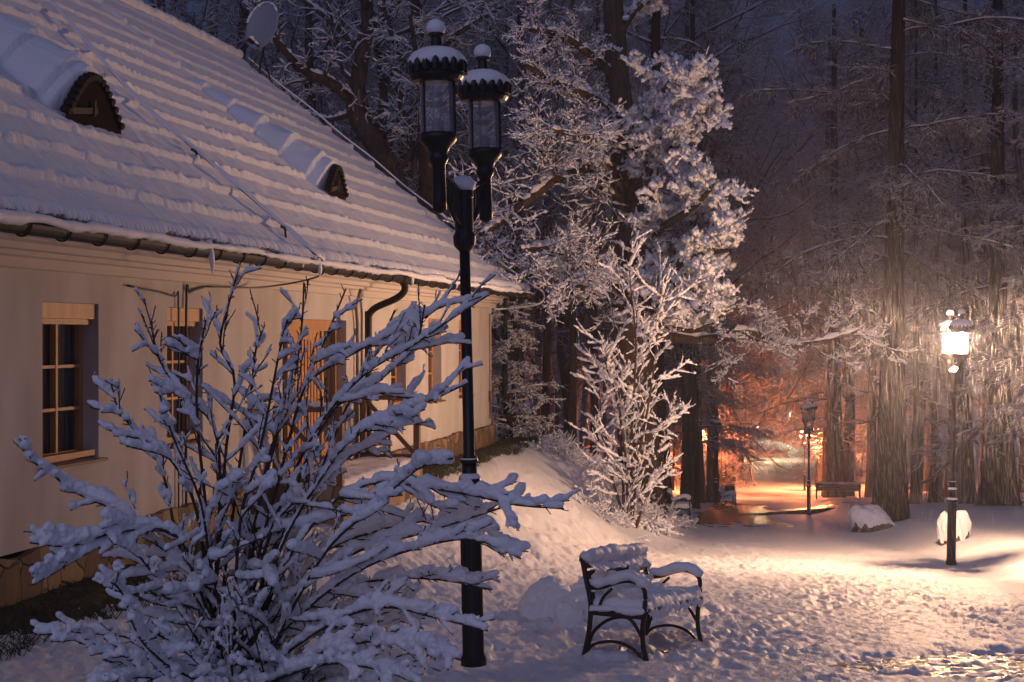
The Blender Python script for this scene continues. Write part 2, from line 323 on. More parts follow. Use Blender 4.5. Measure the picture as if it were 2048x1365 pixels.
# ---------------------------------------------------------------- house
HZ = -2.4
def tY(Y): return (Y-WD*sn)/cs
def build_house():
    org = (-WD*cs, WD*sn, HZ)
    H = empty('house', org, -TH, 'long cream plastered house with snow covered shingle roof and stone base', 'house')
    T0, T1, DEP = 4.0, tY(31.0), 12.3
    zt, zs = .98-HZ, -1.93-HZ       # wall top, top of plinth (local)
    wins = [(tY(13.1), tY(14.12), .02), (tY(15.6), tY(16.5), .02), (tY(23.75), tY(24.6), .02), (tY(26.0), tY(26.9), .02), (tY(28.2), tY(29.1), .02), (8.0, 8.95, .02)]
    w0, w1 = -1.21-HZ, .315-HZ
    door = (tY(18.95), tY(21.5)); d0, d1 = .02, .23-HZ
    ops = sorted([(a, b, w0, w1) for a, b, _ in wins]+[(door[0], door[1], zs+.03, d1)])
    DP = .28
    mb = MB(); t = T0
    def q(m, *p): m.add(np.array(p, float), [[0, 1, 2, 3]])
    for a, b, c, d in ops:
        q(mb, (0, t, zs), (0, a, zs), (0, a, zt), (0, t, zt))
        q(mb, (0, a, zs), (0, b, zs), (0, b, c), (0, a, c)); q(mb, (0, a, d), (0, b, d), (0, b, zt), (0, a, zt))
        for (p1, p2) in (((a, c), (a, d)), ((b, d), (b, c)), ((a, d), (b, d)), ((b, c), (a, c))):
            q(mb, (0, p1[0], p1[1]), (0, p2[0], p2[1]), (-DP, p2[0], p2[1]), (-DP, p1[0], p1[1]))
        t = b
    q(mb, (0, t, zs), (0, T1, zs), (0, T1, zt), (0, t, zt))
    zr = zt+.806*(DEP/2)+.02
    for tt in (T0, T1): mb.add([(0, tt, 0), (-DEP, tt, 0), (-DEP, tt, zt), (-DEP/2, tt, zr), (0, tt, zt)], [[0, 1, 2, 3, 4]])
    q(mb, (-DEP, T0, 0), (-DEP, T1, 0), (-DEP, T1, zt), (-DEP, T0, zt))
    mb.build('wall', M['plaster'], H)
    # stone plinth with uneven top edge, proud of the wall
    n = 260; tt = np.linspace(T0-.05, T1+.06, n); top = zs+.035*noise(tt*2.3, tt*0)+.02*noise(tt*7, tt*0+3)
    V = []; prof = [(.075, -.6), (.075, None), (-.01, 'in')]
    for k, (uu, zz) in enumerate(prof):
        z = np.full(n, -.6) if zz == -.6 else top
        V.append(np.stack([np.full(n, uu)+(.018*noise(tt*5, tt*0+k) if k < 2 else 0), tt, z], -1))
    pl = MB().add(np.concatenate(V), [gridq(3, n)])
    pl.add([(.075, T1+.06, -.6), (-DEP, T1+.06, -.6), (-DEP, T1+.06, zs), (.075, T1+.06, zs)], [[0, 1, 2, 3]])
    pl.build('stone_base', M['stone'], H)
    vt = MB().bx((.085, tY(25.1)-.07, .15), (.05, tY(25.1)+.07, .48)).build('vent_slot', M['iron'], H)
    # cornice
    prof = np.array([(0, .60), (.035, .61), (.04, .70), (.09, .715), (.10, .755), (.17, .765), (.19, .82), (.27, .84), (.30, .885), (.42, .90), (.56, .905)])
    tt = np.array([T0, T1+.32]); V = np.array([[(u_, t_, z_-HZ) for t_ in tt] for u_, z_ in prof]).reshape(-1, 3)
    c = MB().add(V, [gridq(len(prof), 2)]); c.add([(p[0], T1+.32, p[1]-HZ) for p in prof]+[(0, T1+.32, .905-HZ)], [list(range(len(prof)+1))])
    c.build('cornice', M['plaster_trim'], H)
    # windows
    for wi, (a, b, _) in enumerate(wins):
        x0 = -.20
        f = MB(); fw = .07
        f.bx((x0-.05, a, w0), (x0+.03, a+fw, w1)); f.bx((x0-.05, b-fw, w0), (x0+.03, b, w1))
        f.bx((x0-.05, a+fw, w0), (x0+.05, b-fw, w0+.09)); f.bx((x0-.05, a+fw, w1-.20), (x0+.02, b-fw, w1-.001))
        m_ = (a+b)/2
        F_ = f.build('window', M['wood'], H)
        g = MB(); g.bx((x0-.02, m_-.018, w0+.09), (x0+.045, m_+.018, w1-.2))
        for k in (1, 2):
            zc = w0+.09+(w1-.2-w0-.09)*k/3; g.bx((x0-.015, a+fw, zc-.015), (x0+.04, b-fw, zc+.015))
        g.build('glazing_bars', M['wood'], F_)
        s = MB(); s.bx((x0+.02, a+.02, w1-.15), (-.03, b-.02, w1-.003)); s.bx((x0+.02, a+.02, w1-.205), (-.07, b-.02, w1-.152))
        s.build('shutter_box', M['wood'], F_)
        MB().bx((x0-.035, a+fw, w0+.09), (x0-.025, b-fw, w1-.2)).build('pane', M['pane'], F_)
        MB().bx((x0+.0, a+.0, w0-.03), (.075, b+.06, w0-.001)).build('sill', M['sill'], F_)
        MB().bx((x0+.045, a+.03, w0+.03), (-.02, b-.04, w0+.085)).build('bottom_rail', M['wood'], F_)
    # door
    a, b = door; x0 = -.2
    f = MB(); f.bx((x0-.04, a, zs), (x0+.06, a+.09, d1)); f.bx((x0-.04, b-.09, zs), (x0+.06, b, d1)); f.bx((x0-.04, a+.09, d1-.16), (x0+.06, b-.09, d1-.001))
    m1, m2 = a+.62, b-.62
    for m_ in (m1, m2): f.bx((x0-.04, m_-.045, zs), (x0+.05, m_+.045, d1-.16))
    Dr = f.build('door', M['wood'], H)
    g = MB(); g.bx((x0-.02, m1+.045, zs), (x0+.02, m2-.045, d1-.16))
    nb = 9
    for k in range(nb):
        tc_ = m1+.11+(m2-m1-.22)*(k+.5)/nb; hgt = d1-.28-.16*((k-nb/2+.5)/(nb/2))**2
        g.bx((x0+.02, tc_-.04, zs+.1), (x0+.045, tc_+.035, hgt))
    g.build('door_leaf', M['wood'], Dr)
    for q0, q1 in ((a+.09, m1-.045), (m2+.045, b-.09)):
        MB().bx((x0-.02, q0, zs+.35), (x0-.01, q1, d1-.16)).build('side_pane', M['pane'], Dr); MB().bx((x0-.02, q0, zs), (x0+.01, q1, zs+.35)).build('door_panel', M['wood'], Dr)
    hd = MB(); hd.tube([(x0+.05, m2-.12, zs+1.0), (x0+.09, m2-.12, zs+1.0), (x0+.09, m2-.24, zs+1.0)], .012, 6); hd.build('door_handle', M['iron'], Dr)
    # porch
    ta, tb = tY(18.4), tY(22.0)
    MB().bx((.08, ta, -.3), (1.05, tb, zs+.0)).build('porch_step', M['stone'], H)
    sb = snow_slab((.1, ta+.02), (1.05, tb-.02), zs+.003, .07, H, 'porch_snow')
    for k, tt_ in enumerate((tb-.06, ta+.06)):
        r_ = MB(); z0, z1 = zs-.02, zs+1.02
        for uu in (.12, .98): r_.bx((uu-.045, tt_-.045, z0-.2), (uu+.045, tt_+.045, z1))
        r_.bar((.16, tt_, z1-.04), (.94, tt_, z1-.04), .06, .07); r_.bar((.16, tt_, z0+.1), (.94, tt_, z0+.1), .06, .08)
        r_.bar((.16, tt_-.012, z0+.14), (.94, tt_-.012, z1-.08), .03, .065); r_.bar((.16, tt_+.014, z1-.08), (.94, tt_+.014, z0+.14), .03, .065)
        r_.bx((.53, tt_-.045, z0+.13), (.57, tt_-.029, z1-.07))
        rr_ = r_.build('porch_railing', M['wood_dark'], H)
        snow_bar([(.08, tt_, z1+.02), (1.02, tt_, z1+.02)], .045, rr_, 'railing_snow')
    # ---- roof
    zE, uE = .94-HZ, .62; PIT = .806; RUN = 6.75
    TA, TB = T0-.6, tY(31.62)
    S = np.arange(0, RUN+.001, .028); Tt = np.arange(TA, TB+.001, .03)
    Sg, Tg = np.meshgrid(S, Tt, indexing='ij')
    CR = .50
    ph = (Sg+.025*noise(Tg*.7, Sg*0)+.012*noise(Tg*3.1, Sg*1.1))/CR; fr = ph-np.floor(ph)
    crs = np.floor(ph)
    lip = (1-fr)*.032+.030*np.exp(-((fr-.07)/.10)**2)*(1+.7*noise(Tg*12+crs*17, crs)+.35*noise(Tg*31, crs*5))*(.55+.6*sm(-.6, .6, noise(Tg*.9, crs*3.3)))
    lip *= (1-.55*sm(4, 6.5, Sg))
    def dorm(tc_, w, h, s0, L):
        x = (Tg-tc_)/(w/2); c_ = np.clip(np.cos(np.clip(x, -1, 1)*math.pi/2), 0, 1)**1.15
        back = np.clip(1-(Sg-s0)/L, 0, 1); g = (Sg >= s0)
        return g*h*np.clip(c_*1.0-(1-back)*.95, 0, 1)**.85
    d = np.maximum(dorm(14.70, 1.36, .52, 1.84, 2.7), dorm(22.85, 1.0, .46, 1.80, 2.4))
    d = np.maximum(d, 0); stp = .03*((1-fr))*(d > .02)
    h = .06+lip+d+stp+.010*fbm(Tg*6, Sg*6)+.007*noise(Tg*17, Sg*2.2)*(1-.6*sm(2, 5, Sg))+.004*noise(Tg*40, Sg*30)
    # rounded fringe at the eave
    e = np.clip(Sg/.10, 0, 1); h = h*np.sqrt(np.clip(1-(1-e)**2, 0, 1))+.045*(1-e)
    u_ = uE-Sg+.05*(1-e)*(.5+.5*noise(Tg*11, Tg*0+4)); z_ = zE+PIT*Sg+h*1.0
    V = np.stack([u_+h*.35, Tg, z_], -1).reshape(-1, 3)
    rf = MB()
    pb = .03; rp = [(uE, zE-.03), (uE+.02, zE+.03), (uE-RUN, zE+PIT*RUN+.03), (uE-2*RUN, zE-.03), (uE-2*RUN, zE-.09), (uE-RUN, zE+PIT*RUN-.12), (uE-.03, zE-.09)]
    V2 = np.array([[(p[0], t_, p[1]) for t_ in (TA, TB)] for p in rp]).reshape(-1, 3); rf.add(V2, [np.concatenate([gridq(len(rp), 2), [[12, 13, 1, 0]]])])
    for k in (0, 1): rf.add([(p[0], (TA, TB)[k], p[1]) for p in rp], [list(range(7))])
    RF = rf.build('roof', M['shingle'], H)
    mesh_np('roof_snow', V, gridq(len(S), len(Tt)), M['snow_roof'], RF)
    # far slope snow and ridge roll, verge courses
    V3 = np.array([(uE-RUN-.0, TA, zE+PIT*RUN+.10), (uE-RUN, TB, zE+PIT*RUN+.10), (uE-2*RUN, TB, zE+.09), (uE-2*RUN, TA, zE+.09)])
    mesh_np('back_slope_snow', V3, np.array([[0, 1, 2, 3]]), M['snow'], RF)
    nr = 400; P = np.stack([np.full(nr, uE-RUN)+.02*rng.standard_normal(nr), np.linspace(TA, TB, nr), zE+PIT*RUN+.10+.015*rng.standard_normal(nr)], -1)
    mb = MB().tube(P, .13, 10); mb.build('ridge_snow', M['snow'], RF, True)
    vb = MB(); sv = MB()
    for k in range(14):
        s0, s1 = k*CR, min((k+1)*CR+.04, RUN); l = .06
        vb.bar((uE-s0+.02, TB+.02, zE+PIT*s0+.075), (uE-s1, TB+.02, zE+PIT*s1+.03), .10, .05)
    vb.build('verge_boards', M['shingle'], RF)
    # scalloped shingle tips at the eave
    nt_ = int((TB-TA)/.11); sh = MB()
    for k in range(nt_):
        t_ = TA+.11*k; dz = rng.uniform(-.012, .012)
        sh.box((uE+.035, t_+.05, zE+.0+dz), (.10, .1, .03), [[.78, 0, .62], [0, 1, 0], [-.62, 0, .78]])
    sh.build('eave_shingles', M['shingle'], RF)
    nf = int((TB-TA)/.085); tf = TA+.085*np.arange(nf)+rng.normal(0, .012, nf); ln_ = .10+.05*rng.random(nf)+.05*noise(tf*2, tf*0)
    kk = np.linspace(0, 1, 5)[None]; Pf = np.stack([uE-.02+(.10+ln_[:, None]*.5)*kk, tf[:, None]+.01*rng.standard_normal((nf, 1))*kk, zE+.15-.02*kk-(.02+ln_[:, None]*.5)*kk*kk], -1)
    Rf = (.044+.026*rng.random((nf, 1)))*np.array([.8, 1.1, 1.0, .85, .35])[None]
    Vf, Qf = tubes(Pf, Rf, 7); mesh_np('eave_snow', Vf, Qf, M['snow'], RF)
    # dormer fronts: flat sheets, the opening's shade put into a near-black colour
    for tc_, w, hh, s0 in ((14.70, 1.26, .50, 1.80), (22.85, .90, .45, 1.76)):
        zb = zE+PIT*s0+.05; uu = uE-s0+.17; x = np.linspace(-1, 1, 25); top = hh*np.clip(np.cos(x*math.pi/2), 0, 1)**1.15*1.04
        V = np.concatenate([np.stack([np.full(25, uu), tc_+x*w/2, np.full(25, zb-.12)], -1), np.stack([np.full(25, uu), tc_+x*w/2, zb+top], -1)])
        dm = MB().add(V, [gridq(2, 25)]).build('dormer', M['hollow_shade'], H)
        fr_ = MB(); nk = 17
        for k in range(nk):
            xx = -1+2*(k+.5)/nk; tz = hh*np.clip(math.cos(xx*math.pi/2), 0, 1)**1.15
            fr_.tube([(uu-.06, tc_+xx*w/2, zb+tz+.01), (uu+.045, tc_+xx*w/2, zb+tz-.03)], [.042, .042], 8)
        fr_.build('shingle_edge', M['iron_wood'], dm)
        b_ = MB(); b_.bar((uu+.02, tc_-w*.42, zb+.02), (uu+.02, tc_+w*.02, zb+.10), .03, .07).bar((uu+.03, tc_-w*.06, zb+.02), (uu+.03, tc_-w*.05, zb+.2), .03, .05); b_.build('timber', M['shingle'], dm)
    # gutter
    gp = [(uE+.07+.075*math.cos(x), zE-.04+.085*math.sin(x)) for x in np.linspace(-math.pi, 0, 9)]
    gp += [(uE+.07+.065*math.cos(x), zE-.04+.075*math.sin(x)) for x in np.linspace(0, -math.pi, 9)]
    V = np.array([[(p[0]+.03, t_, p[1]) for t_ in (TA, TB+.05)] for p in gp]).reshape(-1, 3)
    gq = np.concatenate([gridq(18, 2), [[34, 35, 1, 0]]])
    G = MB().add(V, [gq]); G.add([(gp[k][0]+.03, TB+.05, gp[k][1]) for k in range(9)], [list(range(9))])
    Gt = G.build('gutter', M['gutter'], H)
    for t_ in np.arange(8.5, TB, .62):
        pp = [(uE+.10+.088*math.cos(x), t_, zE-.04+.098*math.sin(x)) for x in np.linspace(-math.pi, 0, 9)]; MB().tube(pp, .009, 5).build('bracket', M['iron'], Gt)
    t_ = np.arange(TA, TB+.05, .05); n = len(t_)
    P = np.stack([uE+.175+.012*noise(t_*3, t_*0), t_, zE+.0+.018*noise(t_*2, t_*0+7)], -1)
    rr = .042+.02*noise(t_*1.3, t_*0+2)+.012*noise(t_*9, t_*0+5)
    sg = MB().tube(P, np.clip(rr, .012, .08), 8)
    for tc_, dr, le in ((tY(15.0), .05, .34), (tY(17.6), .04, .16), (tY(18.2), .055, .24), (tY(22.3), .05, .22), (tY(25.0), .035, .16), (tY(20), .04, .12)):
        kk = np.linspace(0, 1, 8); sg.tube(np.stack([uE+.12+.05*np.sin(kk*2.4), tc_+.02*kk+.05*kk*kk, zE+.05-le*kk], -1), dr*(1-kk)**.8+.006, 7)
    sg.build('gutter_snow', M['snow'], Gt, True)
    # downpipe
    td = tY(21.75+.55)
    P = [(uE+.05, td, zE-.1), (uE+.05, td, zE-.24), (uE-.08, td-.02, zE-.36), (.22, td-.04, zE-.5), (.11, td-.05, zE-.62), (.10, td-.05, zE-.8), (.10, td-.05, -.05)]
    P = smooth_path(P, 6); dp = MB().tube(P, .055, 10).tube([(uE+.05, td, zE-.06), (uE+.05, td, zE-.16)], [.085, .06], 10).build('downpipe', M['gutter'], H, True)
    # conductor rod over the roof with brackets (snow on it)
    def rpt(x, y, off=.22):
        dx, dz = (x-CX)/F, (HY-y)/F; zz = .94+off+.806*.62; q_ = cs*dx-sn
        lam = (zz-PIT*WD)/(dz+PIT*q_); X, Y = lam*dx, lam
        return (WD+lam*q_, sn*X+cs*Y, lam*dz-HZ)
    pts = [rpt(*p) for p in ((90, -10), (270, 195), (392, 302), (570, 455), (625, 505))]
    e_ = pts[-1]; pts += [(uE+.16, e_[1]+.35, zE+.0), (uE+.1, e_[1]+.3, zE-.18), (.25, e_[1]-.3, zE-.33), (.03, e_[1]-1.6, zE-.37)]
    P = smooth_path(pts, 8)
    k_ = MB(); k_.tube(P, .012, 6); k_.tube(smooth_path([P[-1], (.03, e_[1]-2.0, zE-.45), (.03, e_[1]-2.1, zE-.6), (.03, e_[1]-2.1, .1)], 6), .014, 6)
    k_.tube(smooth_path([(.03, e_[1]-3.5, zE-.42), (.03, e_[1]-2.45, zE-.5), (.03, e_[1]-2.3, zE-.7), (.03, e_[1]-2.3, .1)], 6), .010, 6)
    CB = k_.build('roof_cable', M['cable'], H, True)
    m_ = int(len(P)*.62); Ps = P[:m_]+np.array([0, 0, .02]); MB().tube(Ps, .026+.012*noise(np.arange(m_)*1.3, np.zeros(m_)), 8).build('cable_snow', M['snow'], CB, True)
    bs = MB()
    for p in (pts[2], pts[3]):
        bs.tube([p, (p[0]+.02, p[1], p[2]-.24)], .014, 6).tube([(p[0], p[1]-.12, p[2]), (p[0], p[1]+.12, p[2]-.02)], .02, 6)
    bs.build('cable_bracket', M['iron'], CB)
    # verge cable
    vp = [(uE-RUN+.2, TB+.02, zE+PIT*(RUN-.2)+.22)]+[(uE-s, TB+.05+.02*(i % 2), zE+PIT*s+.20+.03*(i % 2)) for i, s in enumerate(np.linspace(RUN-1, .6, 8))]
    vp += [(uE+.05, TB+.25, zE+.24), (uE+.33, TB+.45, zE+.02), (uE+.25, TB+.35, zE-.22), (.3, T1+.5, zE-.33), (.05, T1+.06, zE-.36)]
    P = smooth_path(vp, 8); MB().tube(P, .02, 7).build('verge_cable', M['snow'], H, True)
    wc = MB(); wc.tube([(.03, T1-.28, .62), (.03, T1-.28, zt-.5)], .012, 5).tube([(.03, T1-.06, .0), (.03, T1-.06, .62), (.035, T1-.2, .8), (.035, T1-.2, 1.0)], .02, 5).bx((.0, T1-.28, .98), (.07, T1-.12, 1.2))
    wc.build('wall_cable', M['sill'], H, True); wc = MB()
    wc.tube([(.05, tY(20.6)+1.3, .3), (.05, tY(20.6)+1.3, 2.6), (.06, tY(20.6)+1.2, 2.85), (.2, tY(20.6)+1.0, 3.1)], .025, 6)
    wc.build('wall_cable', M['sill'], H, True)
    return H, uE, RUN, zE, PIT, TB
def smooth_path(P, k=6):
    P = np.array(P, float); Q = np.concatenate([[2*P[0]-P[1]], P, [2*P[-1]-P[-2]]]); out = []
    for i in range(1, len(Q)-2):
        for t in np.arange(k)/k:
            a, b, c, d = Q[i-1:i+3]; out.append(.5*((2*b)+(-a+c)*t+(2*a-5*b+4*c-d)*t*t+(-a+3*b-3*c+d)*t**3))
    out.append(P[-1]); return np.array(out)
def snow_slab(a, b, z, h, parent, name, mt=None, st=.05):
    nx = max(4, int(abs(b[0]-a[0])/st)); ny = max(4, int(abs(b[1]-a[1])/st))
    X, Y = np.meshgrid(np.linspace(a[0], b[0], nx), np.linspace(a[1], b[1], ny), indexing='ij')
    ex = np.minimum(X-X.min(), X.max()-X); ey = np.minimum(Y-Y.min(), Y.max()-Y); e = np.clip(np.minimum(ex, ey)/.06, 0, 1)
    Z = z+h*np.sqrt(1-(1-e)**2)*(1+.25*noise(X*8, Y*8))
    return mesh_np(name, np.stack([X, Y, Z], -1).reshape(-1, 3), gridq(nx, ny), mt or M['snow'], parent)
def snow_bar(P, r, parent, name, lump=.35, seed=0, sq=.75):
    P = np.array(P, float); L = np.r_[0, np.cumsum(np.linalg.norm(np.diff(P, axis=0), axis=1))]
    n = max(8, int(L[-1]/(r*.45))); s = np.linspace(0, L[-1], n); Q = np.stack([np.interp(s, L, P[:, i]) for i in range(3)], -1)
    e = np.clip(np.minimum(s, L[-1]-s)/(r*.9), 0, 1); rr = r*np.sqrt(1-(1-e)**2+.02)*(1+lump*noise(s/r*.8+seed*13, s*0+seed))
    Q[:, 2] += .15*r*noise(s/r*.5, s*0+seed+9)
    V, q = tubes(Q[None], rr[None], 10)
    V = V.reshape(n, 10, 3); V[:, :, 2] = Q[:, None, 2]+(V[:, :, 2]-Q[:, None, 2])*sq
    V += .12*r*noise(V[..., 0]/r*1.5, V[..., 1]/r*1.5, V[..., 2]/r*1.5)[..., None]
    return mesh_np(name, V.reshape(-1, 3), [q, np.arange(10)[None, ::-1], (np.arange(10)+(n-1)*10)[None]], M['snow'], parent)
HOUSE, uE, RUN, zE, PIT, TB = build_house()
def hloc(u, t, z): return np.array([(-WD+u)*cs+sn*t, (WD-u)*sn+cs*t, z+HZ])

# satellite dish on the gable end of the ridge
def build_dish():
    b = hloc(uE-RUN+.55, TB-.15, zE+PIT*(RUN-.55))
    c = px(528, 55, b[1]); D = empty('satellite_dish', tuple(b), 0, 'grey round satellite dish with snowy receiver arm on the roof ridge', 'dish')
    off = c-b; n = np.array([-.48, -.84, .26]); n /= np.linalg.norm(n)
    u = np.cross(n, [0, 0, 1]); u /= np.linalg.norm(u); v = np.cross(u, n); V = []
    for r in np.linspace(0, 1, 9):
        for a in np.arange(32)*math.pi/16: V.append(off+.46*r*math.cos(a)*u+.58*r*math.sin(a)*v+n*.09*r*r)
    o = mesh_np('reflector', np.array(V), gridq(9, 32, True), M['dish'], D); so = o.modifiers.new('s', 'SOLIDIFY'); so.thickness = .015
    rim = np.array(V[-32:]+[V[-32]]); snow_bar(rim[1:14], .03, D, 'rim_snow')
    f = MB(); lo = off-.5*v; tip = px(503, 84, b[1]-.5)-b
    f.tube([lo, tip], .018, 6).tube([tip-n*.05, tip+n*.1], .05, 8).build('receiver_arm', M['iron'], D)
    s1 = snow_bar([lo+n*.1+[0, 0, .03], tip+[0, 0, .06]], .045, D, 'arm_snow'); snow_bar([tip+[-.06, 0, .08], tip+[.06, 0, .09]], .075, D, 'receiver_snow', seed=3)
    m = MB(); m.tube([off-n*.04, off-n*.14-.1*v, off-.85*v-n*.1, (0, 0, .05)], .028, 8).tube([off-.55*v-n*.08, (.25, .1, -.1)], .018, 6).tube([off-.55*v-n*.08, (-.3, -.05, .0)], .018, 6)
    m.build('mount', M['iron'], D)
build_dish()

# ---------------------------------------------------------------- lamps
def lamp_parts():
    """double lantern park lamp, base at the origin, arm along local x"""
    L = empty('street_lamp')
    p = MB(); flute = lambda z, a: 1-.05*np.clip(np.cos(a*10), 0, 1)
    p.lathe([(.085, 0), (.085, .05), (.072, .08), (.070, 1.0), (.066, 1.02)], 40, wob=flute)
    p.lathe([(.09, 1.0), (.095, 1.02), (.09, 1.05), (.06, 1.07), (.055, 1.18)], 24); p.lathe([(.07, 1.18), (.075, 1.2), (.07, 1.22), (.05, 1.24), (.048, 1.32)], 24)
    p.lathe([(.058, 1.32), (.06, 1.335), (.05, 1.36), (.038, 1.37), (.034, 2.72)], 24)
    p.build('pole', M['iron'], L, True)
    c = MB(); c.lathe([(.034, 2.70), (.07, 2.74), (.075, 2.80), (.06, 2.83), (.06, 3.05), (.065, 3.06), (.065, 3.10), (.02, 3.12)], 20)
    for s in (-1, 1):
        pts = [(s*.05, 0, 2.86), (s*.2, 0, 2.94), (s*.33, 0, 3.10), (s*.38, 0, 3.16)]
        c.tube(smooth_path(pts, 5), .018, 6); c.tube(smooth_path([(s*.05, 0, 3.08), (s*.2, 0, 3.14), (s*.38, 0, 3.19)], 5), .014, 6)
        for k in range(7):
            x = .07+k*.045; zl = 2.86+.30*(x/.38)**1.6; c.tube([(s*x, 0, zl), (s*x, 0, 3.09+.10*x/.38)], .010, 5)
        c.tube([(s*.38, 0, 3.2), (s*.3, 0, 3.17)], .02, 6)
    c.build('bracket', M['iron'], L)
    MB().lathe([(.05, 3.095), (.08, 3.11), (.085, 3.14), (.06, 3.18), (.02, 3.20)], 20, wob=lambda z, a: 1+.12*noise(np.cos(a)*2, np.sin(a)*2+z*9)).build('bracket_snow', M['snow'], L, True)
    for s in (-1, 1):
        x = s*.42
        b = MB(); b.lathe([(.012, 2.92), (.045, 2.94), (.045, 3.0), (.042, 3.22), (.06, 3.25), (.065, 3.27), (.055, 3.29), (.075, 3.33), (.115, 3.37), (.12, 3.40), (.112, 3.42), (.02, 3.425)], 24, (x, 0, 0))
        A = b.build('lantern', M['iron'], L, True)
        g = MB(); n = 28; a = np.arange(n)*2*math.pi/n
        V = np.concatenate([np.stack([x+.108*np.cos(a), .108*np.sin(a), np.full(n, z)], -1) for z in (3.42, 3.74)]); g.add(V, [gridq(2, n, True)])
        GL = g.build('glass', M['lantern_glass'], A, True)
        r = MB()
        for k in range(3):
            q = k*2.094+.6; r.tube([(x+.112*math.cos(q), .112*math.sin(q), 3.41), (x+.112*math.cos(q), .112*math.sin(q), 3.75)], .008, 6)
        r.build('glass_rod', M['iron'], A)
        i = MB(); i.lathe([(.045, 3.42), (.04, 3.5), (.02, 3.51)], 14, (x, 0, 0)); i.lathe([(.01, 3.60), (.075, 3.61), (.045, 3.58), (.01, 3.57)][::-1], 16, (x, 0, 0)); i.lathe([(.01, 3.66), (.06, 3.67), (.04, 3.65), (.01, 3.645)][::-1], 16, (x, 0, 0))
        i.build('reflector', M['iron'], A)
        bl = MB(); bl.lathe([(.015, 3.5), (.028, 3.53), (.03, 3.58), (.02, 3.66), (.006, 3.69)], 12, (x, 0, 0)); bl.build('bulb', M['lantern_glass'], A, True)
        k = MB(); k.lathe([(.11, 3.735), (.155, 3.745), (.172, 3.77), (.175, 3.80), (.165, 3.81), (.12, 3.88), (.05, 3.93), (.036, 3.94), (.034, 4.02), (.05, 4.03), (.05, 4.045), (.03, 4.05)], 28, (x, 0, 0))
        for w in range(18):
            q = w*math.pi/9; k.lathe([(.027, 3.79), (.03, 3.83), (.022, 3.86), (.004, 3.878)], 7, (x+.17*math.cos(q), .17*math.sin(q), 0))
        k.build('cap', M['iron'], A)
        sd = MB(); wb = lambda z, an: 1+.05*np.sin(an*9+z*60)*(z < 3.87)+.05*noise(np.cos(an)*3+s*7+0*z, np.sin(an)*3+z*20)
        sd.lathe([(.155, 3.82), (.178, 3.845), (.182, 3.865), (.172, 3.895), (.145, 3.925), (.095, 3.95), (.04, 3.962)], 36, (x, 0, 0), wb)
        sd.lathe([(.03, 4.042), (.056, 4.05), (.062, 4.08), (.052, 4.115), (.02, 4.135)], 18, (x, 0, 0), wb)
        sd.build('cap_snow', M['snow'], A, True)
    for z, r in ((1.06, .085), (1.225, .07), (1.34, .055)): MB().lathe([(r*.6, z-.012), (r, z-.01), (r*1.04, z+.008), (r*.7, z+.028)], 20).build('ring_snow', M['snow'], L, True)
    return L
def children_of(o): return [c for c in bpy.data.objects if c.parent == o]
def copy_tree(o, parent=None, kids=None):
    if kids is None:
        kids = {}
        for c in bpy.data.objects:
            if c.parent: kids.setdefault(c.parent.name, []).append(c)
    c = o.copy(); COL.objects.link(c); c.parent = parent
    for ch in kids.get(o.name, []): copy_tree(ch, c, kids)
    return c
LA = math.atan2(.4, .139)
lamp0 = lamp_parts()
def at_(x, Y): return (x-CX)/F*Y
lamps = [(-.25, 9.3, -2.15, 0, 'unlit double lantern lamp post beside the snowy bush in the foreground', False, 0),
         (7.1, 23.0, -3.70, .25, 'glowing double lantern lamp post on the right of the snowy square', True, 1.0),
         (10.6, 50.8, -6.40, 1.6, 'dark unlit double lantern lamp post between the square and the backless view down the avenue', False, 0),
         (13.1, 88.0, None, 1.2, 'dark slim lamp post standing close behind the left row trunks', False, 0),
         (9.45, 66.0, None, .4, 'dark lamp post hidden against the tree trunk on the left of the avenue', False, 0),
         (19.55, 95.0, None, .7, 'lit lamp post on the right side of the avenue behind the dark lamp', True, 2.2),
         (at_(1694, 100), 100.0, None, .5, 'lit lamp post hidden behind the clustered trunks right of the avenue', True, 2.4),
         (at_(1398, 84), 84.0, None, .5, 'lit lamp post hidden behind the trunks left of the avenue', True, 2.8),
         (at_(1582, 190), 190.0, None, .5, 'pale greenish lit lamp post farthest away at the end of the avenue', True, .7),
         (25.9, 150.0, None, .2, 'distant lit lamp post with a bright star of light left of the avenue', True, 1.2)]
lamps[2] = (10.6, 50.8, -6.40, -.15, 'dark unlit lamp post in mid distance beside the wet paving and lone bench', False, 0)
EMLAMPS = []
for i, (x, y, z, dr, lab, lit, pw) in enumerate(lamps):
    o = lamp0 if i == 0 else copy_tree(lamp0)
    o.location = (x, y, z if z is not None else gz(x, y)+.02); o.rotation_euler = (Matrix.Rotation({0: -.022, 1: .018}.get(i, 0), 3, 'Y')@Matrix.Rotation(LA+dr, 3, 'Z')).to_euler()
    tag(o, lab, 'street lamp', 'double lantern lamp posts')
    if lit: EMLAMPS.append((o, pw, y))
litmesh = {}
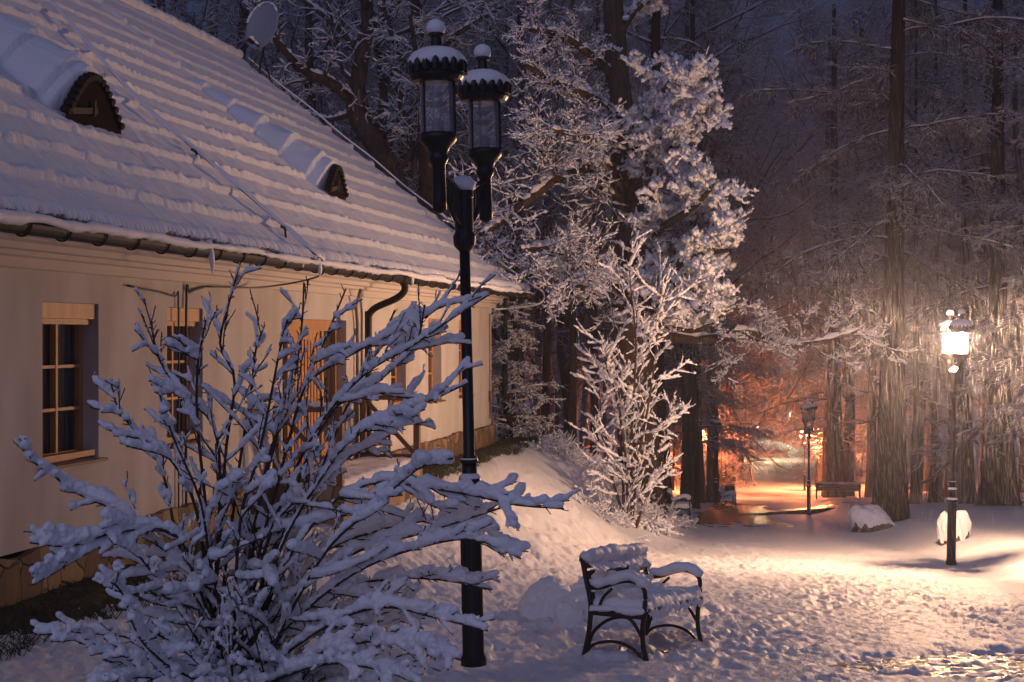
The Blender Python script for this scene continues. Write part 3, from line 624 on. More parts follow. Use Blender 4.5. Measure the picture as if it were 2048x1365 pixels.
for o, pw, y in EMLAMPS:
    for A in children_of(o):
        if not A.name.startswith('lantern'): continue
        sgn = 1 if A.data.vertices[0].co.x > 0 else -1
        for g in children_of(A):
            if g.name.startswith('glass') and not g.name.startswith('glass_rod'):
                if g.data.name not in litmesh: m_ = g.data.copy(); m_.materials[0] = M['lit_glass']; litmesh[g.data.name] = m_
                g.data = litmesh[g.data.name]
            if g.name.startswith('bulb'):
                if g.data.name not in litmesh: m_ = g.data.copy(); m_.materials[0] = mat('lit_bulb', (1, .9, .7), emit=(1, .75, .42), emis=60); litmesh[g.data.name] = m_
                g.data = litmesh[g.data.name]
            if g.name.startswith('reflector'): bpy.data.objects.remove(g)
        l = bpy.data.lights.new('lamp_light', 'POINT'); l.energy = LAMP_W*pw; l.color = LAMP_COL if y < 60 else (.9, 1, .6) if y > 180 else (1, .62, .32) if y > 140 else (1, .25, .085); l.shadow_soft_size = .05
        lo = bpy.data.objects.new('lamp_light', l); COL.objects.link(lo); lo.parent = o; lo.location = (sgn*.42, 0, 3.655)

# ---------------------------------------------------------------- benches
def bench_parts(Lg=1.32):
    """base at origin, long axis local y, facing +x"""
    B = empty('park_bench')
    for s in (-1, 1):
        y = s*(Lg/2+.012); e = MB()
        e.tube(smooth_path([(-.29, y, 0), (-.25, y, .22), (-.24, y, .45), (-.29, y, .66), (-.325, y, .80), (-.35, y, .815)], 5), .022, 6)
        e.tube(smooth_path([(.28, y, 0), (.235, y, .16), (.225, y, .30), (.235, y, .40)], 5), .021, 6)
        e.tube(smooth_path([(-.285, y, .03), (-.2, y, .13), (-.02, y, .17), (.14, y, .13), (.25, y, .03)], 5), .014, 6)
        e.tube(smooth_path([(-.25, y, .12), (-.2, y, .24), (-.08, y, .34), (.06, y, .375), (.14, y, .34), (.225, y, .22)], 5), .015, 6)
        e.bar((-.25, y, .395), (.25, y, .395), .045, .05)
        e.tube(smooth_path([(-.275, y, .59), (-.15, y, .60), (.0, y, .655), (.12, y, .67), (.215, y, .63), (.24, y, .56), (.235, y, .42)], 6), .020, 6)
        e.tube(smooth_path([(-.17, y, .42), (-.13, y, .52), (-.05, y, .60)], 4), .013, 6)
        E = e.build('end_frame', M['iron'], B, True)
        snow_bar([(-.25, y, .635), (-.13, y, .645), (.0, y, .70), (.12, y, .715), (.2, y, .68), (.245, y, .62)], .056, E, 'arm_snow', .2, seed=s)
        snow_bar([(-.25, y, .43), (.25, y, .43)], .042, E, 'rail_snow', .25, seed=s+5)
    st = MB()
    for k in range(6):
        xx = -.2+k*.088; st.bx((xx-.036, -Lg/2, .42+.01*abs(k-2.5)/2.5), (xx+.036, Lg/2, .445+.01*abs(k-2.5)/2.5))
    S_ = st.build('seat', M['wood_dark'], B)
    bk = MB()
    for k in range(4):
        z = .51+k*.088; x = -.258-.018*k; bk.box((x, 0, z), (.028, Lg, .07), [[1, 0, -.17], [0, 1, 0], [.17, 0, 1]])
    K_ = bk.build('backrest', M['wood_dark'], B)
    # seat snow: ridged by the slats
    nx, ny = 26, int(Lg/.018); X, Y = np.meshgrid(np.linspace(-.235, .27, nx), np.linspace(-Lg/2-.01, Lg/2+.01, ny), indexing='ij')
    e = np.clip(np.minimum(np.minimum(X+.235, .27-X), np.minimum(Y+Lg/2+.01, Lg/2+.01-Y))/.04, 0, 1)
    Z = .438+(.085+.018*noise(X*18, Y*30)+.02*noise(X*8, Y*9))*np.sqrt(1-(1-e)**2)
    V = np.stack([X, Y, Z], -1).reshape(-1, 3)
    mesh_np('seat_snow', V, gridq(nx, ny), M['snow'], S_)
    # front drape
    nz = 9; Yv = np.linspace(-Lg/2, Lg/2, ny); k = np.linspace(0, 1, nz)[:, None]
    X = .268+.012*np.sin(k*3.1)+.012*noise(Yv[None]*34, k*2+0*Yv[None]); Z = .470-.085*k*(1+.45*noise(Yv[None]*22, Yv[None]*0))
    mesh_np('front_snow', np.stack([X, Yv[None]+0*k, Z], -1).reshape(-1, 3), gridq(nz, ny), M['snow'], S_)
    # back snow clings on slats in scallops
    nu, nv = 46, ny; uu = np.linspace(0, 1, nu)[:, None]; Yv = np.linspace(-Lg/2, Lg/2, nv)[None]
    z = .48+.35*uu+0*Yv; x = -.232-.075*uu-.0*z
    bul = .034+.030*np.abs(noise(Yv*17+2.1*uu*3, uu*5))+.014*noise(Yv*38, uu*10)+.016*np.cos(uu*3*2*math.pi-.8)
    x = x+bul*np.sqrt(np.clip(1-(2*uu-1)**6, 0, 1)); z = z-.02*np.abs(noise(Yv*14, uu*4))
    hole = noise(Yv*4+3, uu*4+7) < -.52
    q = gridq(nu, nv); hm = hole.reshape(-1)[q[:, 0]] & (uu*np.ones_like(Yv)).reshape(-1)[q[:, 0]].__le__(.7)
    mesh_np('back_snow', np.stack([x, Yv+0*uu, z], -1).reshape(-1, 3), q[~hm][:, ::-1], M['snow'], K_)
    snow_bar([(-.305, -Lg/2-.03, .845), (-.305, Lg/2+.03, .845)], .062, K_, 'top_snow', .28, seed=4, sq=.9)
    return B
bench0 = bench_parts()
ba = -math.atan2(.45, .893)   # long axis (.45,.893)
benches = [(1.15, 12.22, ba, 1, 'nearest black iron park bench thick with snow beside the lamp post'),
           (4.55, 38.3, -R(8), 1, 'snowy bench half hidden behind the lit snow laden sapling'),
           (8.75, 57.5, -R(14), 1, 'bench with snowy slats left of the wet paving'),
           (16.5, 72.0, R(80), 1, 'long dark bench seen from behind beside the group of trunks', 1.32),
           (18.4, 112.0, -R(5), 1, 'pink lit snowy bench far down the avenue on its left'),
           (21.2, 128.0, -R(10), 1, 'pale bench nearest the distant fence on the avenue'),
           (9.6, 63.0, -R(14), 1, 'snowy bench just behind the one left of the wet paving')]
for i, b in enumerate(benches):
    o = bench0 if i == 0 else copy_tree(bench0)
    o.location = (b[0], b[1], gz(b[0], b[1])-.03-(.03 if i == 0 else 0)); o.rotation_euler = (0 if len(b) > 5 else -.083, 0, b[2])
    if len(b) > 5: o.scale = (1, b[5]*1.2, 1)
    tag(o, b[4], 'bench', 'park benches along the avenue')
bench0.location.z = gz(1.10, 12.22)-.05

# ---------------------------------------------------------------- rocks
def rock(name, c, d, label, seed, cover=.35, group=None, rz=0):
    E = empty(name, (c[0], c[1], gz(c[0], c[1])-.03), rz, label, 'rock', group)
    def blob(sc, thr, off, lump):
        bm = bmesh.new(); bmesh.ops.create_icosphere(bm, subdivisions=5, radius=1); me = bpy.data.meshes.new('r'); bm.to_mesh(me); bm.free()
        V = np.empty(len(me.vertices)*3, np.float32); me.vertices.foreach_get('co', V); V = V.reshape(-1, 3).astype(float)
        Q = np.empty(len(me.loops), np.int32); me.loops.foreach_get('vertex_index', Q); Q = Q.reshape(-1, 3)
        k = 1+.38*noise(V[:, 0]*1.5+seed, V[:, 1]*1.5, V[:, 2]*1.5)+.14*np.abs(noise(V[:, 0]*4+seed, V[:, 1]*4, V[:, 2]*4))+.04*noise(V[:, 0]*11+seed, V[:, 1]*11, V[:, 2]*11)
        V = V*k[:, None]
        return V, Q
    V, Q = blob(1, 0, 0, 0); V1 = V*np.array(d)*.5*np.array([1, 1, 1.6]); V1[:, 2] *= (V1[:, 2] > 0)*.5+.5
    mesh_np('stone', V1, Q, M['rock'], E)
    n = V/np.linalg.norm(V, axis=1, keepdims=True); keep = n[:, 2] > (cover+.22*noise(n[:, 0]*3.5+seed, n[:, 1]*3.5, n[:, 2]*3))
    s = sm(cover-.1, cover+.5, n[:, 2])
    V2 = V1+n*.02+np.array([0, 0, 1.])*(s*(.09+.02*noise(V[:, 0]*5, V[:, 1]*5)))[:, None]
    kq = keep[Q].any(1)
    mesh_np('snow_cap', V2, Q[kq], M['snow'], E)
    return E
rock('boulder', (.42, 14.9), (.62, .6, .34), 'rounded snow covered boulder at the left of the group behind the bench', 1, .0, 'boulders behind the near bench')
rock('boulder', (.98, 14.4), (.95, .7, .34), 'largest snow capped boulder just behind the near bench', 5, .12, 'boulders behind the near bench')
rock('boulder', (1.05, 15.9), (1.1, .6, .4), 'snow covered boulder farthest up the slope behind the bench', 9, .0, 'boulders behind the near bench')
rock('boulder', (.60, 13.7), (.32, .3, .22), 'small snow covered boulder lowest in the group behind the bench', 13, .1, 'boulders behind the near bench')
rock('boulder', (9.15, 36.0), (1.1, .8, .62), 'dark boulder with a snow cap at the foot of the giant trunk', 21, .35, 'boulders on the lawn')
rock('boulder', (8.65, 27.9), (.60, .5, .66), 'upright snow capped boulder right behind the glowing lamp post', 33, .2, 'boulders on the lawn')

# ---------------------------------------------------------------- branch growth
def grow(rg, P, Rr, nch, t0, t1, ang, ln, rr, K, wander=.12, up=0., pers=None, planar=0, taper=.25, lnpow=0):
    N, KP, _ = P.shape; idx = np.repeat(np.arange(N), nch); n = len(idx)
    t = rg.uniform(t0, t1, n)
    if nch > 1: t = t0+(t1-t0)*((np.tile(np.arange(nch), N)+rg.uniform(.1, .9, n))/nch)
    f = t*(KP-1); i0 = np.minimum(f.astype(int), KP-2); w = (f-i0)[:, None]
    A = P[idx, i0]; Bp = P[idx, i0+1]; base = A*(1-w)+Bp*w; T = Bp-A; T /= np.linalg.norm(T, axis=1, keepdims=True)+1e-9
    rb = Rr[idx, i0]*(1-w[:, 0])+Rr[idx, i0+1]*w[:, 0]
    X = rg.standard_normal((n, 3))
    if planar: X[:, 2] *= (1-planar)
    X -= (X*T).sum(1, keepdims=True)*T; X /= np.linalg.norm(X, axis=1, keepdims=True)+1e-9
    a = R(1)*rg.normal(ang[0], ang[1], n)[:, None]; d = T*np.cos(a)+X*np.sin(a)
    PL = np.linalg.norm(np.diff(P, axis=1), axis=2).sum(1)[idx]
    L = rg.uniform(ln[0], ln[1], n)*PL*(1-lnpow*t)
    out = np.empty((n, K, 3)); out[:, 0] = base; st = (L/(K-1))[:, None]
    for k in range(1, K):
        d = d+wander*rg.standard_normal((n, 3))+np.array([0, 0, up/K]); d /= np.linalg.norm(d, axis=1, keepdims=True)
        out[:, k] = out[:, k-1]+d*st
    r0 = np.minimum(rb*.9, rb*rr*rg.uniform(.7, 1.1, n)); RR = r0[:, None]*np.linspace(1, taper, K)[None]
    return out, RR
def resamp(P, Rr, K2):
    N, K, _ = P.shape; t = np.linspace(0, K-1, K2); i = np.minimum(t.astype(int), K-2); w = (t-i)
    return P[:, i]*(1-w)[None, :, None]+P[:, i+1]*w[None, :, None], Rr[:, i]*(1-w)+Rr[:, i+1]*w
def snow_tubes(rg, P, Rr, K2, th, n=4, jit=.4, gap=.12, maxr=.06):
    P, Rr = resamp(P, Rr, K2); T = np.gradient(P, axis=1); T /= np.linalg.norm(T, axis=-1, keepdims=True)+1e-9
    hor = np.sqrt(np.clip(1-T[..., 2]**2, 0, 1))
    s = np.minimum(th+.55*Rr, maxr)*np.clip(hor*1.25-.15, .1, 1)*(1+jit*rg.standard_normal(Rr.shape)); s = np.clip(s, .003, None)
    s = np.where(rg.random(Rr.shape) < gap, s*.25, s); s[:, 0] *= .6; s[:, -1] *= .55
    C = P.copy(); C[..., 2] += Rr*.75+s*.45
    V, Q = tubes(C, s, n); return V, Q
def merge(parts):
    V = []; Q = []; n = 0
    for v, q in parts: V.append(v); Q.append(q+n); n += len(v)
    return np.concatenate(V), np.concatenate(Q)
def trunk_line(H, r, K, lean=(0, 0), wig=.15, rg=rng, curve=0):
    z = np.linspace(0, 1, K); P = np.stack([lean[0]*z+curve*np.sin(z*3)+wig*noise(z*3+rg.uniform(0, 99), z*0), lean[1]*z+wig*noise(z*3+rg.uniform(0, 99), z*0+5), z*H], -1)
    P -= P[:1]; P[0, 2] = -.4
    return P[None], (r*(1-.72*z)+r*.35*np.exp(-z*H/.5))[None]
def decid(seed, H=16, r=.28, lean=(0, 0), n1=13, n2=8, n3=7, n4=5, t0=.3, sp=(.30, .48), twr=.5, th=.012, droop=0., wig=.3):
    rg = np.random.default_rng(seed); P0, R0 = trunk_line(H, r, 14, lean, wig, rg)
    P1, R1 = grow(rg, P0, R0, n1, t0, .98, (58, 14), sp, .5, 8, .16, .5-droop, lnpow=.35)
    P2, R2 = grow(rg, P1, R1, n2, .18, .98, (46, 14), (.32, .55), .55, 7, .2, .25-droop, taper=.3, lnpow=.4)
    P3, R3 = grow(rg, P2, R2, n3, .15, 1, (42, 14), (.35, .6), .55, 5, .2, .1-droop, taper=.4, lnpow=.3)
    P4, R4 = grow(rg, P3, R3, n4, .1, 1, (40, 14), (.4, .75), .6, 4, .2, -.05-droop, taper=.5)
    R3 = np.maximum(R3, .007); R4 = np.clip(R4, .0045, .02)
    return rg, (P0, R0), [(P1, R1), (P2, R2), (P3, R3), (P4, R4)]
def tree_obj(name, data, bark, snowm, th=.012, parts_k=(12, 10, 6, 4), root=None, n_sides=(10, 6, 4, 3, 3)):
    rg, (P0, R0), lv = data
    E = root or empty(name)
    V, Q = tubes(*resamp(P0, R0, 30), 14)
    c = R0[0, 0]; V = V+(.06*R0[0, 0])*noise(V[:, 0]*5/c*.3, V[:, 1]*5/c*.3, V[:, 2]*.4)[:, None]*np.array([1, 1, 0])
    mesh_np('trunk', V, Q, bark, E)
    V, Q = merge([tubes(p, r, n_sides[min(i+1, 4)]) for i, (p, r) in enumerate(lv)]); mesh_np('branches', V, Q, bark, E)
    V, Q = merge([snow_tubes(rg, p, r, parts_k[min(i, len(parts_k)-1)], th, 4 if i < 2 else 3) for i, (p, r) in enumerate(lv)]); mesh_np('branch_snow', V, Q, snowm, E)
    return E
def conifer(seed, H=20, r=.3, n1=60, t0=.12, ln=(.10, .16), droop=-.7, twn=22, lift=75):
    rg = np.random.default_rng(seed); P0, R0 = trunk_line(H, r, 12, (0, 0), .08, rg)
    P1, R1 = grow(rg, P0, R0, n1, t0, .99, (lift, 8), ln, .18, 7, .07, droop, taper=.3, lnpow=.78)
    P2, R2 = grow(rg, P1, R1, twn, .12, 1, (50, 10), (.25, .42), .5, 4, .12, -.5, planar=.8, taper=.4, lnpow=.5)
    P3, R3 = grow(rg, P2, R2, 7, .1, 1, (42, 12), (.3, .5), .6, 3, .12, -.4, planar=.6, taper=.6)
    R2 = np.maximum(R2, .007); R3 = np.clip(R3, .006, .014)
    return rg, (P0, R0), [(P1, R1), (P2, R2), (P3, R3)]

# ---------------------------------------------------------------- background wood
protos = []
protos.append(tree_obj('bare_tree', decid(11, 18, .26, n1=16, t0=.18), M['bark'], M['snow_dimmed']))
protos.append(tree_obj('bare_tree', decid(12, 21, .34, (1.2, .4), n1=15, t0=.22, wig=.6), M['bark'], M['snow_dimmed']))
protos.append(tree_obj('bare_tree', decid(13, 15, .18, (-.6, .3), n1=18, t0=.12, wig=.4, droop=.2), M['bark'], M['snow_dimmed']))
protos.append(tree_obj('slim_tree', decid(14, 20, .15, n1=16, n2=7, n3=6, n4=4, t0=.25, sp=(.14, .24), wig=.3), M['bark'], M['snow_dimmed']))
protos.append(tree_obj('larch', conifer(15, 24, .30, n1=75, t0=.12, ln=(.13, .2)), M['bark'], M['snow_dimmed'], th=.014))
protos.append(tree_obj('birch', decid(16, 18, .14, n1=14, n2=7, n3=6, n4=4, t0=.3, sp=(.14, .24), wig=.4), M['birch'], M['snow_dimmed']))
KIDS = {}
for c in bpy.data.objects:
    if c.parent: KIDS.setdefault(c.parent.name, []).append(c)
used = set()
ORD = {}
ORDW = 'first second third fourth fifth sixth seventh eighth ninth tenth eleventh twelfth'.split()
def put(k, x, y, rz, sc, label, cat='tree', group='snow dusted trees of the wood', sz=None):
    p = protos[k]
    o = p if k not in used else copy_tree(p, None, KIDS); used.add(k)
    o.location = (x, y, gz(x, y)-.1); o.rotation_euler = (0, 0, rz); o.scale = (sc, sc, sz or sc); tag(o, label, cat, group); return o
rb = np.random.default_rng(5)
WL = 'snow dusted bare tree crowded into the dark wood behind the park'
# row behind the house and the mound
def at(x, Y): return (x-CX)/F*Y
for x, Y, k, s in ((1090, 46, 3, 1), (1122, 55, 5, 1), (1145, 43, 3, .9), (1165, 60, 5, 1), (1190, 50, 3, 1.1), (1060, 58, 5, 1), (1040, 66, 3, 1), (1010, 52, 3, 1), (1215, 70, 5, .9), (1075, 80, 0, 1), (1140, 84, 2, 1.1), (1000, 90, 0, 1.1)):
    put(k, at(x, Y), Y, rb.uniform(0, 6), s, {3: 'slim dark trunk in the stand of trees behind the mound', 5: 'pale slim trunk in the stand of trees behind the mound'}.get(k, WL), group='slim trees behind the mound' if k in (3, 5) else 'snow dusted trees of the wood')
for x, Y, k, s in ((300, 45, 0, 1.1), (470, 50, 1, 1.1), (560, 60, 2, 1.4), (640, 44, 0, 1), (760, 58, 2, 1.3), (800, 47, 1, .9), (900, 62, 0, 1.3), (960, 54, 2, 1.3), (1040, 48, 0, 1), (1130, 64, 1, 1.2),
                   (1250, 75, 0, 1.2), (1320, 62, 1, 1.2), (1400, 80, 0, 1.3), (1460, 92, 2, 1.6), (680, 75, 1, 1.4), (850, 85, 0, 1.6), (400, 70, 1, 1.5), (1010, 100, 1, 1.6), (1180, 105, 0, 1.7)):
    put(k, at(x, Y), Y, rb.uniform(0, 6), s, WL)
# right hand wood
for x, Y, k, s in ((1740, 80, 0, 1.1), (1395, 70, 0, 1.3), (1438, 92, 1, 1.7), (1645, 104, 0, 1.8), (1470, 112, 2, 2.0), (1680, 115, 1, 1.8), (1645, 138, 0, 2.2), (1440, 140, 1, 2.0), (1350, 110, 0, 1.8), (1750, 125, 0, 2.0), (1830, 130, 1, 2.0), (1910, 120, 0, 1.9), (2020, 125, 2, 2.2), (1250, 130, 1, 2.0), (1100, 135, 0, 2.1), (1830, 66, 2, 1.3), (1900, 74, 0, 1.2), (1990, 62, 1, 1.2), (2070, 55, 2, 1.3), (2130, 70, 0, 1.3), (1860, 95, 1, 1.4), (1970, 100, 0, 1.6), (1780, 110, 4, 1.2), (2050, 90, 4, 1.2), (2120, 45, 4, .9)):
    put(k, at(x, Y), Y, rb.uniform(0, 6), s, WL if k != 4 else 'frosted drooping conifer in the wood on the right', group='snow dusted trees of the wood' if k != 4 else 'frosted conifers on the right')
# avenue
for x, Y, k, s in ((1375, 66, 4, 1.0), (1300, 75, 4, 1.1), (1425, 72, 4, 1.0), (1450, 98, 0, 1), (1480, 125, 2, 1.1), (1400, 120, 1, 1.2), (1500, 165, 0, 1), (1440, 170, 1, 1.1), (1545, 215, 1, .9), (1590, 235, 0, 1), (1640, 225, 1, 1), (1380, 200, 0, 1.4), (1655, 84, 4, 1.0), (1690, 96, 4, 1.05), (1680, 130, 2, 1.1), (1640, 170, 2, 1.1), (1720, 150, 0, 1.3), (1800, 170, 1, 1.4), (1560, 260, 2, 1.4), (1620, 280, 0, 1.4), (1700, 250, 0, 1.4), (1480, 260, 0, 1.4)):
    put(k, at(x, Y), Y, rb.uniform(0, 6), s, 'tall conifer with a straight trunk lining the avenue' if k == 4 else 'snow dusted bare tree lit orange beside the distant avenue', group='trees along the avenue')

for x, Y, s_ in ((1345, 80, .42), (1368, 90, .5), (1410, 88, .38), (1442, 84, .34), (1462, 108, .5), (1335, 96, .55), (1478, 128, .55), (1712, 96, .42), (1738, 104, .5), (1722, 118, .6), (1640, 112, .4), (1655, 132, .5), (1590, 205, .8)):
    put(2, at(x, Y), Y, rb.uniform(0, 6), s_, 'small snowy understorey tree glowing orange by the avenue', group='small trees along the avenue')
# ---------------------------------------------------------------- named trees
# crooked tree behind the roof
def px_tube(pts, r, Y, K=None, dY=0):
    pts = np.array(pts, float); n = len(pts); Ys = Y+dY*np.linspace(0, 1, n)
    P = smooth_path([px(a, b, y) for (a, b), y in zip(pts, Ys)], 4); rr = np.interp(np.linspace(0, 1, len(P)), np.linspace(0, 1, len(r)), r)
    return P[None], rr[None]
def resK(t, K): return resamp(t[0], t[1], K)
def crooked():
    Y = 38.; rg = np.random.default_rng(40)
    b = px(840, 900, Y); base = np.array([b[0], Y, gz(b[0], Y)-.2])
    E = empty('crooked_tree', tuple(base), 0, 'crooked brown tree with a forked leaning trunk behind the house roof', 'tree')
    T = [px_tube([(860, 800), (830, 560), (800, 400), (765, 310), (712, 225), (722, 130), (735, 50), (728, -60)], [.42, .36, .33, .30, .26, .2, .17, .15], Y),
         px_tube([(800, 420), (762, 280), (768, 180), (755, 80), (770, -20)], [.2, .17, .13, .1, .08], Y, dY=1.5),
         px_tube([(860, 700), (855, 400), (850, 250), (838, 120), (828, -60)], [.30, .24, .21, .18, .15], Y+1.5)]
    Lb = [px_tube([(705, 205), (660, 165), (620, 150), (580, 115), (545, 75), (500, 40)], [.16, .14, .12, .1, .08, .05], Y, dY=-1.5),
          px_tube([(725, 110), (680, 60), (620, 10), (560, -30)], [.12, .09, .07, .05], Y, dY=2),
          px_tube([(845, 200), (810, 130), (780, 60), (760, -20)], [.1, .08, .06, .04], Y, dY=-1),
          px_tube([(850, 150), (900, 80), (960, 40), (1010, 10)], [.1, .08, .06, .04], Y, dY=1),
          px_tube([(735, 60), (790, 10), (830, -40)], [.09, .07, .05], Y, dY=1),
          px_tube([(830, 350), (820, 260), (800, 200), (830, 120), (820, 30)], [.09, .08, .07, .06, .05], Y, dY=-1.2),
          px_tube([(700, 230), (650, 240), (590, 215), (540, 180)], [.08, .06, .05, .03], Y, dY=1)]
    V, Q = merge([tubes(p, r, 12) for p, r in T]); mesh_np('trunk', V-base, Q, M['bark'], E)
    m = [resK(t, 12) for t in Lb+T]; P1 = np.concatenate([a for a, _ in m]); R1 = np.concatenate([b for _, b in m])
    P2, R2 = grow(rg, P1, R1, 9, .1, 1, (52, 14), (.2, .36), .4, 7, .2, .1, taper=.3, lnpow=.3)
    P3, R3 = grow(rg, P2, R2, 7, .1, 1, (44, 14), (.3, .55), .5, 6, .22, .0, taper=.4)
    P4, R4 = grow(rg, P3, R3, 6, .1, 1, (40, 14), (.4, .7), .6, 4, .2, -.1, taper=.5); R3 = np.maximum(R3, .008); R4 = np.clip(R4, .005, .015)
    lb = [tubes(p, r, 8) for p, r in Lb]+[tubes(P2, R2, 5), tubes(P3, R3, 4), tubes(P4, R4, 3)]
    V, Q = merge(lb); mesh_np('branches', V-base, Q, M['bark'], E)
    V, Q = merge([snow_tubes(rg, P1[:7], R1[:7], 40, .02, 5, maxr=.07), snow_tubes(rg, P2, R2, 14, .018, 4), snow_tubes(rg, P3, R3, 9, .016, 4), snow_tubes(rg, P4, R4, 5, .014, 3)])
    mesh_np('branch_snow', V-base, Q, M['snow'], E)
crooked()
# the big lit snow-laden tree
def bigtree():
    Y = 35.; rg = np.random.default_rng(50)
    b = px(1275, 1010, Y); base = np.array([b[0], Y, gz(b[0], Y)-.2])
    E = empty('snow_laden_tree', tuple(base), 0, 'broad tree with thick clumps of lit snow on its crown behind the sapling', 'tree')
    T = [px_tube([(1285, 1060), (1275, 850), (1262, 650), (1258, 500), (1250, 330), (1235, 160), (1225, -40)], [.62, .5, .46, .42, .36, .3, .22], Y)]
    Lb = [px_tube([(1262, 560), (1230, 360), (1140, 345), (1070, 390), (1010, 440), (960, 470)], [.16, .15, .13, .11, .08, .05], Y, dY=-4),
          px_tube([(1255, 420), (1290, 340), (1345, 300), (1380, 250), (1400, 200)], [.16, .13, .1, .08, .05], Y, dY=-4),
          px_tube([(1260, 520), (1320, 460), (1380, 420), (1420, 380)], [.14, .11, .08, .05], Y, dY=-4),
          px_tube([(1262, 600), (1330, 540), (1400, 510), (1460, 500)], [.14, .11, .08, .05], Y, dY=-4),
          px_tube([(1262, 560), (1330, 550), (1360, 580), (1395, 625)], [.12, .10, .07, .04], Y, dY=-4.5),
          px_tube([(1245, 300), (1290, 230), (1330, 180), (1360, 140)], [.14, .11, .08, .05], Y, dY=-4),
          px_tube([(1240, 240), (1190, 200), (1120, 170), (1050, 130)], [.13, .11, .08, .05], Y, dY=-3),
          px_tube([(1235, 160), (1180, 110), (1120, 70), (1060, 60)], [.12, .1, .07, .05], Y, dY=-2),
          px_tube([(1230, 80), (1270, 20), (1320, -20), (1350, -60)], [.12, .1, .07, .05], Y, dY=-1),
          px_tube([(1262, 600), (1180, 540), (1110, 500), (1040, 500)], [.13, .1, .07, .04], Y, dY=-5),
          px_tube([(1262, 620), (1200, 580), (1150, 570), (1110, 585)], [.10, .08, .06, .03], Y, dY=-5),
          px_tube([(1255, 400), (1200, 300), (1150, 270), (1100, 260)], [.12, .1, .07, .04], Y, dY=-4),
          px_tube([(1262, 640), (1330, 650), (1400, 660), (1480, 600)], [.10, .08, .06, .03], Y, dY=-2),
          px_tube([(1270, 660), (1400, 680), (1500, 665), (1560, 690), (1640, 685), (1720, 660)], [.13, .12, .1, .08, .06, .04], Y, dY=-1)]
    V, Q = merge([tubes(p, r, 16) for p, r in T]); V = V+.05*noise(V[:, 0]*5, V[:, 1]*5, V[:, 2]*.7)[:, None]; mesh_np('trunk', V-base, Q, M['bark'], E)
    m = [resK(t, 12) for t in Lb]; P1 = np.concatenate([a for a, _ in m]); R1 = np.concatenate([b for _, b in m])
    P2, R2 = grow(rg, P1, R1, 15, .12, 1, (46, 16), (.16, .34), .42, 7, .2, .35, taper=.35, lnpow=.3)
    P3, R3 = grow(rg, P2, R2, 9, .1, 1, (48, 16), (.25, .5), .5, 6, .22, .25, taper=.4)
    P4, R4 = grow(rg, P3, R3, 6, .05, 1, (44, 16), (.35, .7), .6, 4, .22, .3, taper=.6); R2 = np.maximum(R2, .012); R3 = np.maximum(R3, .008); R4 = np.clip(R4, .005, .012)
    k3 = (P3[:, 0, 2] > .25) | (P3[:, 0, 0] > 4.9); k4 = (P4[:, 0, 2] > .25) | (P4[:, 0, 0] > 4.9); k2 = (P2[:, -1, 2] > .1) | (P2[:, 0, 0] > 4.9); P2, R2, P3, R3, P4, R4 = P2[k2], R2[k2], P3[k3], R3[k3], P4[k4], R4[k4]
    V, Q = merge([tubes(p, r, 8) for p, r in Lb]+[tubes(P2, R2, 5), tubes(P3, R3, 4), tubes(P4, R4, 3)]); mesh_np('branches', V-base, Q, M['bark'], E)
    # heavier snow toward the lamp side (right hand)
    def wt(P): return .3+.85*sm(1.6, 3.4, P[:, 0, 0])*(1-.8*sm(4.7, 5.4, P[:, 0, 0]))*sm(-.6, 1.4, P[:, 0, 2])
    outp = [snow_tubes(rg, P1, R1, 44, .03, 6, maxr=.08)]
    for P, Rr, K2, th, n in ((P2, R2, 16, .030, 5), (P3, R3, 10, .034, 5), (P4, R4, 6, .034, 4)):
        w = wt(P); q = np.digitize(w, [.55, .9])
        for k, f in ((0, .42), (1, .8), (2, 1.5)):
            if (q == k).any(): outp.append(snow_tubes(rg, P[q == k], Rr[q == k], K2+2, th*f, n, jit=.55, gap=.25, maxr=.085))
    V, Q = merge(outp); mesh_np('branch_snow', V-base, Q, M['snow'], E)
bigtree()
